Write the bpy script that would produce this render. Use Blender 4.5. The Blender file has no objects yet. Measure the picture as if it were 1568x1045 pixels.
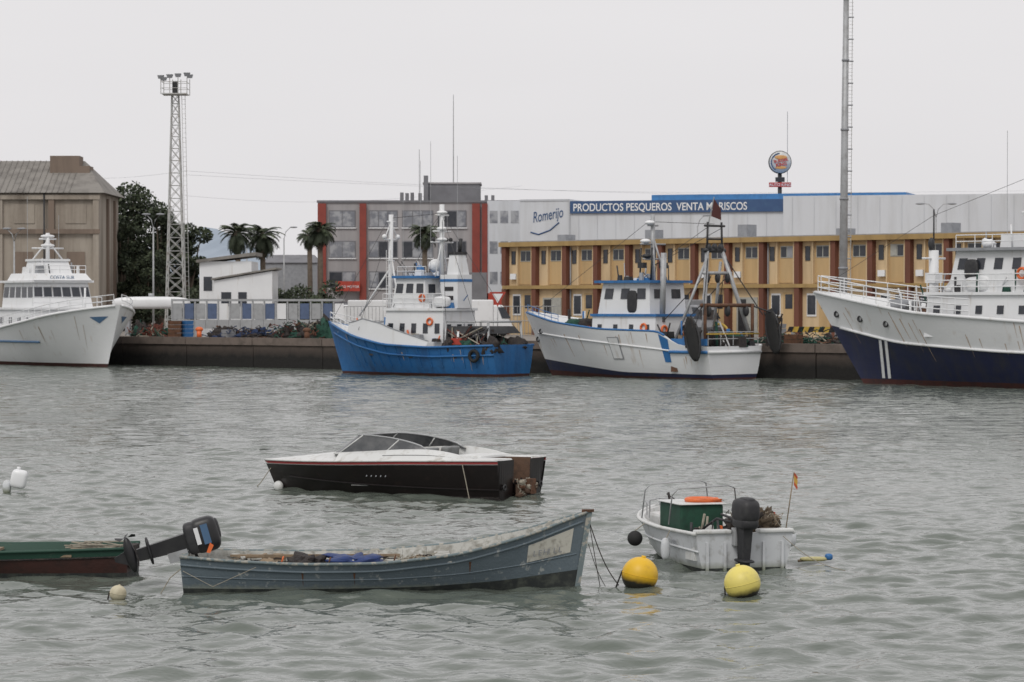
import bpy, math, random
import numpy as np
from mathutils import Matrix, Vector, noise
R = random.Random(7)
FL = 4446.0; CH = 4.0; HZ = 465.0; QZ = 1.8
def wx(px, d): return (px-784.0)/FL*d
def wz(py, d): return CH+(HZ-py)/FL*d
rad = math.radians
# ---------------------------------------------------------------- materials
MC = {}
def mk(name, c1, c2=None, scale=3.0, rough=.6, streak=0, bump=0.0, metal=0.0, lo=.45, hi=.7, zd=None, bscale=None, c3=None, spec=.5):
    if name in MC: return MC[name]
    m = bpy.data.materials.new(name); m.use_nodes = True
    nt = m.node_tree; N = nt.nodes; Lk = nt.links
    b = N['Principled BSDF']; b.inputs['Roughness'].default_value = rough
    b.inputs['Metallic'].default_value = metal
    b.inputs['Specular IOR Level'].default_value = spec
    tc = N.new('ShaderNodeTexCoord')
    mp = N.new('ShaderNodeMapping'); Lk.new(tc.outputs['Object'], mp.inputs[0])
    if streak: mp.inputs['Scale'].default_value = (1, 1, .12)
    nz = N.new('ShaderNodeTexNoise'); nz.inputs['Scale'].default_value = scale; nz.inputs['Detail'].default_value = 8
    nz.inputs['Roughness'].default_value = .62
    Lk.new(mp.outputs[0], nz.inputs['Vector'])
    if c2 is None: c2 = tuple(v*.72 for v in c1)
    mr = N.new('ShaderNodeMapRange'); mr.inputs[1].default_value = lo; mr.inputs[2].default_value = hi
    Lk.new(nz.outputs['Fac'], mr.inputs[0])
    def mix(a, bb, fac):
        x = N.new('ShaderNodeMix'); x.data_type = 'RGBA'
        for s, v in ((x.inputs[6], a), (x.inputs[7], bb)):
            if isinstance(v, tuple): s.default_value = (*v, 1)
            else: Lk.new(v, s)
        Lk.new(fac, x.inputs[0]); return x.outputs[2]
    col = mix(c1, c2, mr.outputs[0])
    n2 = N.new('ShaderNodeTexNoise'); n2.inputs['Scale'].default_value = scale*.23; n2.inputs['Detail'].default_value = 4
    Lk.new(tc.outputs['Object'], n2.inputs['Vector'])
    m2 = N.new('ShaderNodeMapRange'); m2.inputs[1].default_value = .35; m2.inputs[2].default_value = .75
    m2.inputs[3].default_value = 0; m2.inputs[4].default_value = .55
    Lk.new(n2.outputs['Fac'], m2.inputs[0])
    col = mix(col, c3 if c3 else tuple(v*.8 for v in c1), m2.outputs[0])
    if zd:
        sp = N.new('ShaderNodeSeparateXYZ'); Lk.new(tc.outputs['Object'], sp.inputs[0])
        ad = N.new('ShaderNodeMath'); ad.operation = 'MULTIPLY_ADD'; ad.inputs[1].default_value = zd[3] if len(zd) > 3 else .3
        Lk.new(nz.outputs['Fac'], ad.inputs[0]); Lk.new(sp.outputs[2], ad.inputs[2])
        m3 = N.new('ShaderNodeMapRange'); m3.inputs[1].default_value = zd[0]; m3.inputs[2].default_value = zd[1]
        m3.inputs[3].default_value = 1; m3.inputs[4].default_value = 0
        Lk.new(ad.outputs[0], m3.inputs[0]); col = mix(col, zd[2], m3.outputs[0])
    Lk.new(col, b.inputs['Base Color'])
    if bump:
        n4 = N.new('ShaderNodeTexNoise'); n4.inputs['Scale'].default_value = bscale or scale*3; n4.inputs['Detail'].default_value = 6
        Lk.new(tc.outputs['Object'], n4.inputs['Vector'])
        bp = N.new('ShaderNodeBump'); bp.inputs['Distance'].default_value = bump
        Lk.new(n4.outputs['Fac'], bp.inputs['Height']); Lk.new(bp.outputs[0], b.inputs['Normal'])
    MC[name] = m; return m
# ---------------------------------------------------------------- geometry
class Obj:
    def __init__(s, name, loc=(0, 0, 0), rz=0.0, ry=0.0, rx=0.0):
        s.e = bpy.data.objects.new(name, None); s.e.location = loc; s.e.rotation_euler = (rx, ry, rz)
        s.e.empty_display_size = .3
        bpy.context.scene.collection.objects.link(s.e); s.P = {}; s.M = Matrix.Identity(4)
    def add(s, part, mat, V, F, smooth=False):
        p = s.P.setdefault(part, dict(V=[], F=[], M=[], I=[], S=[]))
        if mat not in p['M']: p['M'].append(mat)
        mi = p['M'].index(mat); n = len(p['V']); M = s.M
        p['V'] += [tuple(M @ Vector(v)) for v in V]
        for f in F:
            p['F'].append([n+i for i in f]); p['I'].append(mi); p['S'].append(smooth)
    def box(s, part, mat, x0, x1, y0, y1, z0, z1):
        s.fr(part, mat, x0, x1, y0, y1, z0, x0, x1, y0, y1, z1)
    def fr(s, part, mat, x0, x1, y0, y1, z0, a0, a1, b0, b1, z1):
        V = [(x0, y0, z0), (x1, y0, z0), (x1, y1, z0), (x0, y1, z0), (a0, b0, z1), (a1, b0, z1), (a1, b1, z1), (a0, b1, z1)]
        s.add(part, mat, V, [(3, 2, 1, 0), (4, 5, 6, 7), (0, 1, 5, 4), (1, 2, 6, 5), (2, 3, 7, 6), (3, 0, 4, 7)])
    def tube(s, part, mat, pts, r, n=6, r2=None):
        pts = [Vector(p) for p in pts]; V = []; F = []; m = len(pts)
        for i, p in enumerate(pts):
            t = (pts[min(i+1, m-1)]-pts[max(i-1, 0)]).normalized()
            a = Vector((0, 0, 1)) if abs(t.z) < .9 else Vector((1, 0, 0))
            u = t.cross(a).normalized(); w = t.cross(u)
            rr = r if r2 is None else r+(r2-r)*i/(m-1)
            for k in range(n):
                an = 2*math.pi*k/n; V.append(p+u*math.cos(an)*rr+w*math.sin(an)*rr)
        for i in range(m-1):
            for k in range(n):
                F.append((i*n+k, i*n+(k+1) % n, (i+1)*n+(k+1) % n, (i+1)*n+k))
        F.append(tuple(range(n-1, -1, -1))); F.append(tuple((m-1)*n+k for k in range(n)))
        s.add(part, mat, V, F, n > 5)
    def ball(s, part, mat, c, r, e=1.0, nu=20, nv=12, lump=0):
        if not isinstance(r, (tuple, list)): r = (r, r, r)
        V = []; F = []
        g = lambda v: math.copysign(abs(v)**e, v)
        for j in range(nv+1):
            ph = -math.pi/2+math.pi*j/nv
            for i in range(nu):
                th = 2*math.pi*i/nu
                q = Vector((g(math.cos(ph))*g(math.cos(th)), g(math.cos(ph))*g(math.sin(th)), g(math.sin(ph))))
                k = 1+lump*noise.noise(q*2.3+Vector(c)*1.7) if lump else 1
                V.append((c[0]+q.x*r[0]*k, c[1]+q.y*r[1]*k, c[2]+q.z*r[2]*k))
        for j in range(nv):
            for i in range(nu):
                F.append((j*nu+i, j*nu+(i+1) % nu, (j+1)*nu+(i+1) % nu, (j+1)*nu+i))
        s.add(part, mat, V, F, True)
    def ring(s, part, mat, c, r1, r2, ax='y', n=24, m=8, sc=1.0):
        V = []; F = []
        for i in range(n):
            a = 2*math.pi*i/n
            for k in range(m):
                b = 2*math.pi*k/m; q = (r1+r2*math.cos(b)); w = r2*math.sin(b)
                x, y = q*math.cos(a), q*math.sin(a)*sc
                v = {'y': (x, w, y), 'x': (w, x, y), 'z': (x, y, w)}[ax]
                V.append((c[0]+v[0], c[1]+v[1], c[2]+v[2]))
        for i in range(n):
            for k in range(m):
                F.append((i*m+k, i*m+(k+1) % m, ((i+1) % n)*m+(k+1) % m, ((i+1) % n)*m+k))
        s.add(part, mat, V, F, True)
    def panel(s, part, mat, q, u0, u1, v0, v1, off=.03):
        q = [Vector(v) for v in q]
        n = (q[1]-q[0]).cross(q[3]-q[0]).normalized()
        f = lambda u, v: (q[0]*(1-u)+q[1]*u)*(1-v)+(q[3]*(1-u)+q[2]*u)*v
        b = [f(u0, v0), f(u1, v0), f(u1, v1), f(u0, v1)]
        s.add(part, mat, [p-n*.02 for p in b]+[p+n*off for p in b], [(4, 5, 6, 7), (0, 1, 5, 4), (1, 2, 6, 5), (2, 3, 7, 6), (3, 0, 4, 7)])
    def text(s, name, body, size, loc, rot, mat, ext=.01, shear=0, al='LEFT', off=0):
        c = bpy.data.curves.new(name, 'FONT'); c.body = body; c.size = size; c.extrude = ext; c.shear = shear; c.align_x = al; c.offset = off
        c.materials.append(mat); o = bpy.data.objects.new(name, c)
        bpy.context.scene.collection.objects.link(o); o.parent = s.e; o.location = loc; o.rotation_euler = rot; return o
    def done(s, bevel=None):
        for k, p in s.P.items():
            me = bpy.data.meshes.new(k); me.from_pydata(p['V'], [], p['F'])
            for m in p['M']: me.materials.append(m)
            me.polygons.foreach_set('material_index', p['I']); me.polygons.foreach_set('use_smooth', p['S'])
            me.update(); o = bpy.data.objects.new(k, me); bpy.context.scene.collection.objects.link(o); o.parent = s.e
            if bevel and k in bevel:
                b = o.modifiers.new('b', 'BEVEL'); b.width = bevel[k]; b.segments = 2; b.limit_method = 'ANGLE'
        return s.e
def curve(pts):
    xs = [p[0] for p in pts]; ys = [p[1] for p in pts]
    X = np.linspace(0, 1, 201); Y = np.interp(X, xs, ys); pad = np.pad(Y, 14, mode='reflect', reflect_type='odd')
    k = np.hanning(29); k /= k.sum(); Y = np.convolve(pad, k, 'valid')
    return lambda t: float(np.interp(t, X, Y))
def beam(b, st, tm, pw=2.1):
    return lambda t: b*(st+(1-st)*math.sin(math.pi/2*t/tm)) if t < tm else b*max(0, 1-((t-tm)/(1-tm))**pw)
class Hull:
    def __init__(s, L, B, sheer, draft=.5, rake=1.0, p0=.22, p1=.95, rp=3, tr=0):
        s.L, s.B, s.sh, s.dr, s.rk, s.p0, s.p1, s.rp, s.tr = L, B, sheer, draft, rake, p0, p1, rp, tr
    def pt(s, t, z, side, off=0.0):
        q = max(0, min(1, (z+s.dr)/(s.sh(t)+s.dr))); p = s.p0+(s.p1-s.p0)*t**2
        w = s.B(t)*q**p
        return (s.L*t+s.rk*q*t**s.rp-s.tr*q*(1-t)**4, side*max(0, w+off), z)
    def line(s, t0, t1, zf, side, off=0, n=30):
        return [s.pt(t0+(t1-t0)*i/n, zf(t0+(t1-t0)*i/n), side, off) for i in range(n+1)]
    def build(s, o, bands, inner=None, thick=.1, ns=44, cap=True):
        T = [1-(1-i/ns)**1.4 for i in range(ns+1)]
        zf = [lambda t: -s.dr]; mt = []
        prev = zf[0]
        for f, m, n in bands:
            for k in range(1, n+1):
                zf.append(lambda t, a=prev, b=f, q=k/n: a(t)+(b(t)-a(t))*q); mt.append(m)
            prev = f
        nr = len(zf)
        for sd in (1, -1):
            V = [s.pt(t, g(t), sd) for t in T for g in zf]
            for k in range(nr-1):
                VV = [V[i*nr+k] for i in range(ns+1)]+[V[i*nr+k+1] for i in range(ns+1)]
                FF = [(i, i+1, ns+2+i, ns+1+i) for i in range(ns)]
                if sd > 0: FF = [f[::-1] for f in FF]
                o.add('hull', mt[k], VV, FF, True)
        if cap:
            for k in range(nr-1):
                a, b = zf[k](0), zf[k+1](0)
                o.add('transom', mt[k], [s.pt(0, a, 1), s.pt(0, a, -1), s.pt(0, b, -1), s.pt(0, b, 1)], [(0, 1, 2, 3)])
        if inner:
            dz, mi, md, mr = inner; V = []
            for t in T:
                for sd in (1, -1):
                    a = s.pt(t, s.sh(t), sd); d = dz(t)
                    b = s.pt(t, s.sh(t), sd, -thick); c = s.pt(t, d, sd, -thick)
                    x = max(a[0], thick*.8) if t < .02 else min(a[0], s.L+s.rk-thick*1.5)
                    xc = max(c[0], thick*.8) if t < .02 else min(c[0], s.L+s.rk-thick*1.5)
                    V += [(a[0], a[1], a[2]+.002), (x, b[1], b[2]+.004), (xc, c[1], d)]
            for i in range(ns):
                for q in (0, 3):
                    A = 6*i+q; Bq = 6*(i+1)+q
                    for (k, m) in ((0, mr), (1, mi)):
                        o.add('bulwark', m, [V[A+k], V[Bq+k], V[Bq+k+1], V[A+k+1]], [(0, 1, 2, 3)])
                o.add('deck', md, [V[6*i+2], V[6*i+8], V[6*i+11], V[6*i+5]], [(0, 1, 2, 3)])
            o.add('bulwark', mr, [V[0], V[1], V[4], V[3]], [(0, 1, 2, 3)])
            o.add('bulwark', mi, [V[1], V[2], V[5], V[4]], [(0, 1, 2, 3)])
def hquads(x0, x1, w0, z0, a0, a1, w1, z1):
    return dict(port=[(x1, w0, z0), (x0, w0, z0), (a0, w1, z1), (a1, w1, z1)], stbd=[(x0, -w0, z0), (x1, -w0, z0), (a1, -w1, z1), (a0, -w1, z1)],
                front=[(x1, -w0, z0), (x1, w0, z0), (a1, w1, z1), (a1, -w1, z1)], back=[(x0, w0, z0), (x0, -w0, z0), (a0, -w1, z1), (a0, w1, z1)])
def house(o, mat, x0, x1, w0, z0, z1, a0=None, a1=None, w1=None, roof=None, win=(), glass=None, ov=.15, trim=None):
    a0 = x0 if a0 is None else a0; a1 = x1 if a1 is None else a1; w1 = w0 if w1 is None else w1
    o.fr('deckhouse', mat, x0, x1, -w0, w0, z0, a0, a1, -w1, w1, z1)
    if roof: o.box('deckhouse_roof', roof, a0-ov, a1+ov, -w1-ov, w1+ov, z1, z1+.14)
    Q = hquads(x0, x1, w0, z0, a0, a1, w1, z1)
    for face, n, v0, v1, g in win:
        for i in range(n):
            c = (i+.5)/n; h = (1-g)/n/2
            if trim: o.panel('window_frames', trim, Q[face], c-h-.012, c+h+.012, v0-.03, v1+.03, .015)
            o.panel('windows', glass, Q[face], c-h, c+h, v0, v1, .03)
    return Q
def rail(o, mat, pts, h, r=.02, n=2):
    P = [Vector(p) for p in pts]
    for k in range(1, n+1):
        o.tube('railing', mat, [p+Vector((0, 0, h*k/n)) for p in P], r, 4)
    for p in P: o.tube('railing', mat, [p, p+Vector((0, 0, h))], r, 4)
# ---------------------------------------------------------------- palette
white = mk('white_paint', (.76, .77, .78), (.44, .39, .32), 2.2, .45, 1, lo=.58, hi=.80, c3=(.62, .63, .64))
whiteh = mk('white_hull_paint', (.77, .78, .79), (.42, .32, .22), 1.6, .42, 1, lo=.60, hi=.84, c3=(.62, .63, .64), bump=.01)
cleanw = mk('gloss_white', (.80, .81, .82), (.62, .62, .60), 2, .3, lo=.55, hi=.8)
greyp = mk('grey_paint', (.30, .31, .33)); dark = mk('dark_parts', (.025, .025, .028), (.05, .05, .05), 5, .55)
glass = mk('dark_glass', (.03, .035, .045), (.06, .06, .07), 1.5, .15)
bluep = mk('blue_paint', (.03, .15, .38), (.02, .09, .24), 2.5, .5, 1, c3=(.05, .19, .42))
blueh = mk('blue_hull_paint', (.02, .125, .34), (.02, .05, .13), 1.4, .45, 1, lo=.48, hi=.78, c3=(.04, .17, .37), bump=.02)
navy = mk('navy_hull_paint', (.012, .016, .055), (.03, .03, .04), 2, .4, 1, c3=(.02, .025, .075))
boot = mk('antifouling', (.075, .022, .018), (.03, .02, .02), 3, .7)
black = mk('black_paint', (.012, .012, .014), (.03, .03, .03), 3, .4)
rust = mk('rusty_metal', (.14, .065, .035), (.05, .03, .02), 4, .8, bump=.02)
rstk = mk('rust_streak', (.42, .30, .21), (.55, .48, .40), 5, .7, 1)
red = mk('red_paint', (.42, .05, .03)); orange = mk('orange_plastic', (.75, .16, .04), rough=.45)
steel = mk('galvanised_steel', (.42, .43, .44), (.28, .28, .28), 3, .5, metal=.3)
deckg = mk('deck_grey', (.22, .23, .23), (.12, .11, .10), 4)
rubber = mk('rubber', (.018, .018, .018), rough=.8); rope = mk('rope_fibre', (.35, .32, .26), (.2, .18, .14), 20, .9)
yell = mk('yellow_paint', (.55, .37, .06), (.4, .25, .03))
wood = mk('weathered_wood', (.28, .21, .14), (.13, .1, .07), 6, .8, bump=.01)
gnet = mk('green_net', (.025, .085, .06), (.008, .03, .025), 6, .95, bump=.05); bnet = mk('blue_net', (.025, .045, .11), (.01, .02, .05), 6, .95, bump=.05)
rnet = mk('red_net', (.16, .05, .035), (.07, .02, .015), 6, .95, bump=.05); knet = mk('dark_net', (.035, .03, .03), (.075, .06, .05), 8, .95, bump=.05)
def clutter(o, x0, x1, y0, y1, z, n, seed, s=1.0, cols=None):
    r2 = random.Random(seed); cols = cols or [white, white, greyp, dark, knet, gnet, orange, rust, bluep, wood]
    for i in range(n):
        x = r2.uniform(x0, x1); y = r2.uniform(y0, y1); m = r2.choice(cols); k = r2.random(); a = s*r2.uniform(.1, .35); h = s*r2.uniform(.15, .6)
        if k < .4: o.fr('deck_gear', m, x-a, x+a, y-a*.7, y+a*.7, z, x-a*.8, x+a*.8, y-a*.6, y+a*.6, z+h)
        elif k < .65: o.tube('deck_gear', m, [(x, y, z), (x+r2.uniform(-.2, .2), y, z+h*2)], a*.25, 6)
        elif k < .85: o.ball('deck_gear', m, (x, y, z+a*.6), (a, a*.8, a*.7), .9, 12, 8, .5)
        else: o.tube('deck_gear', m, [(x, y, z+.05), (x+r2.uniform(-.8, .8), y+.2, z+h*2.4)], .03*s, 5)
def rstreaks(o, H, n, seed, side=1, t0=.05, t1=.9, f=.45):
    r2 = random.Random(seed)
    for i in range(n):
        t = r2.uniform(t0, t1); s = H.sh(t); z1 = s*r2.uniform(.6, .98); z0 = z1-r2.uniform(.3, 1.0)*s*f; w = r2.uniform(.015, .04)
        V = []
        for k in range(5):
            z = z1+(z0-z1)*k/4; p = H.pt(t, z, side, .012); ww = w*(1-k/5); V += [(p[0]-ww, p[1], z), (p[0]+ww, p[1], z)]
        o.add('rust_streaks', rstk, V, [(2*k, 2*k+1, 2*k+3, 2*k+2) for k in range(4)])
# ---------------------------------------------------------------- scene/world
sc = bpy.context.scene
sc.view_settings.view_transform = 'Standard'; sc.view_settings.look = 'None'; sc.view_settings.exposure = 0
w = bpy.data.worlds.new('World'); sc.world = w; w.use_nodes = True
nt = w.node_tree; bg = nt.nodes['Background']; sky = nt.nodes.new('ShaderNodeTexSky'); sky.sky_type = 'NISHITA'; sky.sun_disc = False
sky.sun_elevation = rad(48); sky.sun_rotation = rad(200); sky.dust_density = 4
hs = nt.nodes.new('ShaderNodeHueSaturation'); hs.inputs['Saturation'].default_value = .15; nt.links.new(sky.outputs[0], hs.inputs['Color'])
tc = nt.nodes.new('ShaderNodeTexCoord'); mp = nt.nodes.new('ShaderNodeMapping'); mp.inputs['Scale'].default_value = (1, 1, 5)
nz = nt.nodes.new('ShaderNodeTexNoise'); nz.inputs['Scale'].default_value = 2.2; nz.inputs['Detail'].default_value = 4
nt.links.new(tc.outputs['Generated'], mp.inputs[0]); nt.links.new(mp.outputs[0], nz.inputs['Vector'])
cr = nt.nodes.new('ShaderNodeMix'); cr.data_type = 'RGBA'; cr.inputs[6].default_value = (7.6, 7.45, 7.6, 1); cr.inputs[7].default_value = (9.1, 8.9, 9.0, 1)
nt.links.new(nz.outputs['Fac'], cr.inputs[0])
mx = nt.nodes.new('ShaderNodeMix'); mx.data_type = 'RGBA'; mx.inputs[0].default_value = .9
nt.links.new(hs.outputs[0], mx.inputs[6]); nt.links.new(cr.outputs[2], mx.inputs[7]); nt.links.new(mx.outputs[2], bg.inputs[0])
bg.inputs[1].default_value = .1
sl = bpy.data.lights.new('sun', 'SUN'); sl.energy = 1.1; sl.angle = rad(20); sl.color = (1, .96, .9)
so = bpy.data.objects.new('sun', sl); sc.collection.objects.link(so); so.rotation_euler = (rad(42), 0, rad(-20))
cam = bpy.data.cameras.new('camera'); co = bpy.data.objects.new('camera', cam); sc.collection.objects.link(co); sc.camera = co
cam.sensor_width = 36; cam.lens = 36*FL/1568; cam.clip_start = .5; cam.clip_end = 20000
cam.dof.use_dof = True; cam.dof.focus_distance = 46; cam.dof.aperture_fstop = 6.3
co.location = (0, 0, CH); co.rotation_euler = (math.pi/2-math.atan(57.5/FL), 0, 0)
# ---------------------------------------------------------------- water
def simple(name, V, F, mat):
    me = bpy.data.meshes.new(name); me.from_pydata(V, [], F); me.materials.append(mat)
    o = bpy.data.objects.new(name, me); sc.collection.objects.link(o); return o
wm = bpy.data.materials.new('harbour_water'); wm.use_nodes = True; N = wm.node_tree.nodes; Lk = wm.node_tree.links
b = N['Principled BSDF']; b.inputs['Roughness'].default_value = .09; b.inputs['IOR'].default_value = 1.33
tcn = N.new('ShaderNodeTexCoord')
def wn(scale, sx, sy, rot, det=3, dist=0):
    m = N.new('ShaderNodeMapping'); m.inputs['Scale'].default_value = (sx, sy, 1); m.inputs['Rotation'].default_value = (0, 0, rot)
    n = N.new('ShaderNodeTexNoise'); n.inputs['Scale'].default_value = scale; n.inputs['Detail'].default_value = det; n.inputs['Distortion'].default_value = dist
    Lk.new(tcn.outputs['Object'], m.inputs[0]); Lk.new(m.outputs[0], n.inputs['Vector']); return n.outputs['Fac']
def ma(op, a, bb, c=None):
    m = N.new('ShaderNodeMath'); m.operation = op
    for s, v in zip(m.inputs, (a, bb, c)):
        if v is None: continue
        if isinstance(v, (int, float)): s.default_value = v
        else: Lk.new(v, s)
    return m.outputs[0]
sp = N.new('ShaderNodeSeparateXYZ'); Lk.new(tcn.outputs['Object'], sp.inputs[0])
mr = N.new('ShaderNodeMapRange'); mr.inputs[1].default_value = 62; mr.inputs[2].default_value = 84; Lk.new(sp.outputs[1], mr.inputs[0])
h = ma('MULTIPLY', wn(6.5, .9, 1, .25, 2, .2), .014)
h = ma('MULTIPLY_ADD', ma('MULTIPLY', wn(2.1, .9, 1, .15, 2, .3), mr.outputs[0]), .15, h)
h = ma('MULTIPLY_ADD', ma('MULTIPLY', wn(.9, .8, 1, -.2, 1, .3), mr.outputs[0]), .16, h)
bp = N.new('ShaderNodeBump'); bp.inputs['Distance'].default_value = 1.0; bp.inputs['Strength'].default_value = 1
Lk.new(h, bp.inputs['Height']); Lk.new(bp.outputs[0], b.inputs['Normal'])
cm = N.new('ShaderNodeMix'); cm.data_type = 'RGBA'; cm.inputs[6].default_value = (.094, .112, .094, 1); cm.inputs[7].default_value = (.135, .155, .132, 1)
Lk.new(wn(.06, .4, 1, 0, 4), cm.inputs[0]); Lk.new(cm.outputs[2], b.inputs['Base Color'])
rg = np.random.default_rng(5); NC = 110
lam = np.exp(rg.uniform(np.log(.30), np.log(1.5), NC)); lam[:14] = rg.uniform(1.4, 2.8, 14)
dr_ = rg.normal(rad(-105), .75, NC); ph = rg.uniform(0, 6.283, NC)
amp = .175*math.sqrt(2/NC)*lam/6.283; amp[:14] *= .75
def waves(X, Y, fade):
    Xw = X+.22*np.sin(Y*.9+1.3*np.sin(X*.35)); Yw = Y+.22*np.sin(X*.8+1.1*np.sin(Y*.42))
    H = np.zeros_like(X); g = .88+.22*np.sin(X*.11+Y*.05+1)*np.sin(Y*.13-X*.04)+.15*np.sin(X*.31+2)*np.sin(Y*.23)
    for l, d, p, a in zip(lam, dr_, ph, amp):
        wt = 1.0
        if l < 1.2: wt = fade
        H += wt*a*np.sin(6.2832/l*(Xw*math.cos(d)+Yw*math.sin(d))+p)
    return H*g
def wgrid(name, x0, x1, y0, y1, st):
    xs = np.arange(x0, x1+st/2, st); ys = np.arange(y0, y1+st/2, st); X, Y = np.meshgrid(xs, ys)
    fd = np.clip((80-Y)/16, 0, 1) if st < .3 else np.zeros_like(Y)
    Z = waves(X, Y, fd); nx_, ny_ = len(xs), len(ys)
    me = bpy.data.meshes.new(name); me.vertices.add(nx_*ny_)
    me.vertices.foreach_set('co', np.stack([X, Y, Z], -1).astype(np.float32).ravel())
    i = (np.arange(ny_-1)[:, None]*nx_+np.arange(nx_-1)[None, :]).ravel()
    q = np.stack([i, i+1, i+nx_+1, i+nx_], -1).ravel().astype(np.int32); nf = len(i)
    me.loops.add(nf*4); me.loops.foreach_set('vertex_index', q); me.polygons.add(nf)
    me.polygons.foreach_set('loop_start', np.arange(0, nf*4, 4, dtype=np.int32)); me.polygons.foreach_set('loop_total', np.full(nf, 4, dtype=np.int32))
    me.polygons.foreach_set('use_smooth', np.ones(nf, dtype=bool)); me.update(calc_edges=True); me.validate(); me.materials.append(wm)
    o = bpy.data.objects.new(name, me); sc.collection.objects.link(o); return o
wroot = bpy.data.objects.new('water', None); sc.collection.objects.link(wroot)
for o_ in (wgrid('near_surface', -21, 21, 25, 80, .07), wgrid('far_surface', -75, 75, 80, 262, .4),
           simple('wide_surface', [(-4000, -300, -.3), (4000, -300, -.3), (4000, 6000, -.3), (-4000, 6000, -.3)], [(0, 1, 2, 3)], wm)): o_.parent = wroot
# ---------------------------------------------------------------- ground + quay
Q0 = (-70.0, 264.0); Q1 = (wx(188, 189), 189.0); Q2 = (wx(1250, 153.5), 153.5)
sl_ = (Q2[1]-Q1[1])/(Q2[0]-Q1[0]); Q3 = (Q2[0]+60, Q2[1]+sl_*60)
conc = mk('quay_paving', (.25, .225, .20), (.16, .145, .13), .8, .9, bump=.01)
simple('ground', [(-4000, 264, QZ), (Q0[0], Q0[1], QZ), (Q1[0], Q1[1], QZ), (Q2[0], Q2[1], QZ), (Q3[0], Q3[1], QZ), (4000, Q3[1], QZ), (4000, 9000, QZ), (-4000, 9000, QZ)],
       [(0, 1, 2, 3, 4, 5, 6, 7)], conc)
qm = mk('quay_wall_concrete', (.085, .065, .054), (.045, .036, .03), 1.3, .85, 1, bump=.04, zd=(1.05, 1.6, (.012, .011, .010), .8), bscale=3)
qcap = mk('quay_cap', (.17, .135, .115), (.085, .07, .058), 1.5, .85, bump=.02)
o = Obj('quay_wall')
for a, c in ((Q0, Q1), (Q1, Q2), (Q2, Q3)):
    a = Vector((*a, 0)); c = Vector((*c, 0)); u = (c-a).normalized(); n = Vector((u.y, -u.x, 0)); L = (c-a).length; k = int(L/6)
    for i in range(k):
        p = a+u*(L*i/k+.03); q = a+u*(L*(i+1)/k-.03); zz = Vector((0, 0, 1))
        jit = R.uniform(0, .04)
        V = [p-zz+n*jit, q-zz+n*jit, q+zz*1.38+n*jit, p+zz*1.38+n*jit, p-zz-n, q-zz-n, q+zz*1.38-n, p+zz*1.38-n]
        o.add('wall_blocks', qm, V, [(0, 1, 2, 3), (1, 5, 6, 2), (4, 0, 3, 7), (3, 2, 6, 7)])
        V = [p+zz*1.40+n*.12, q+zz*1.40+n*.12, q+zz*1.86+n*.12, p+zz*1.86+n*.12, p+zz*1.40-n*.5, q+zz*1.40-n*.5, q+zz*1.86-n*.5, p+zz*1.86-n*.5]
        o.add('coping', qcap, V, [(0, 1, 2, 3), (1, 5, 6, 2), (4, 0, 3, 7), (3, 2, 6, 7), (0, 4, 5, 1)])
o.done()
def quay_pt(px, back=0):
    a = (px-784)/FL; d = (Q1[1]-sl_*Q1[0])/(1-sl_*a); return (a*(d+back), d+back, QZ)
for px in (305, 470, 900):
    p = quay_pt(px, 1.2); o = Obj('mooring_bollard', p)
    o.tube('post', orange if px == 305 else rust, [(0, 0, 0), (0, 0, .45)], .16, 12); o.ball('head', orange if px == 305 else rust, (0, 0, .55), (.26, .2, .16)); o.done()
# ---------------------------------------------------------------- buildings
yw = mk('yellow_render', (.55, .38, .19), (.38, .26, .13), 1.1, .85, 1, lo=.42, hi=.76, c3=(.48, .35, .19))
cream = mk('cream_render', (.66, .50, .30), (.46, .34, .2), 1.3, .85, 1, c3=(.57, .44, .28))
ochre = mk('ochre_trim', (.40, .27, .11), (.26, .17, .07), 1.2, .8, 1)
brown = mk('brown_columns', (.17, .065, .04), (.10, .042, .028), 1.5, .8, 1)
shut = mk('shutter_grey', (.42, .42, .38), (.3, .3, .28), 6)
A = (wx(777, 206), 206.0); Bp = (wx(1576, 175), 175.0); ang = math.atan2(Bp[1]-A[1], Bp[0]-A[0])
o = Obj('yellow_warehouse', (A[0], A[1], QZ), ang)
nb = 24; bw = 2.95; Lb = nb*bw
o.box('walls', cream, 0, Lb, 0, 14, 0, 6.2)
o.box('parapet', ochre, -.35, Lb, -.55, 14, 6.2, 6.52); o.box('roof', greyp, .3, Lb-.3, .1, 13, 6.52, 6.6)
o.box('belt_course', ochre, -.1, Lb, -.45, -.002, 3.22, 3.46)
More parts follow.
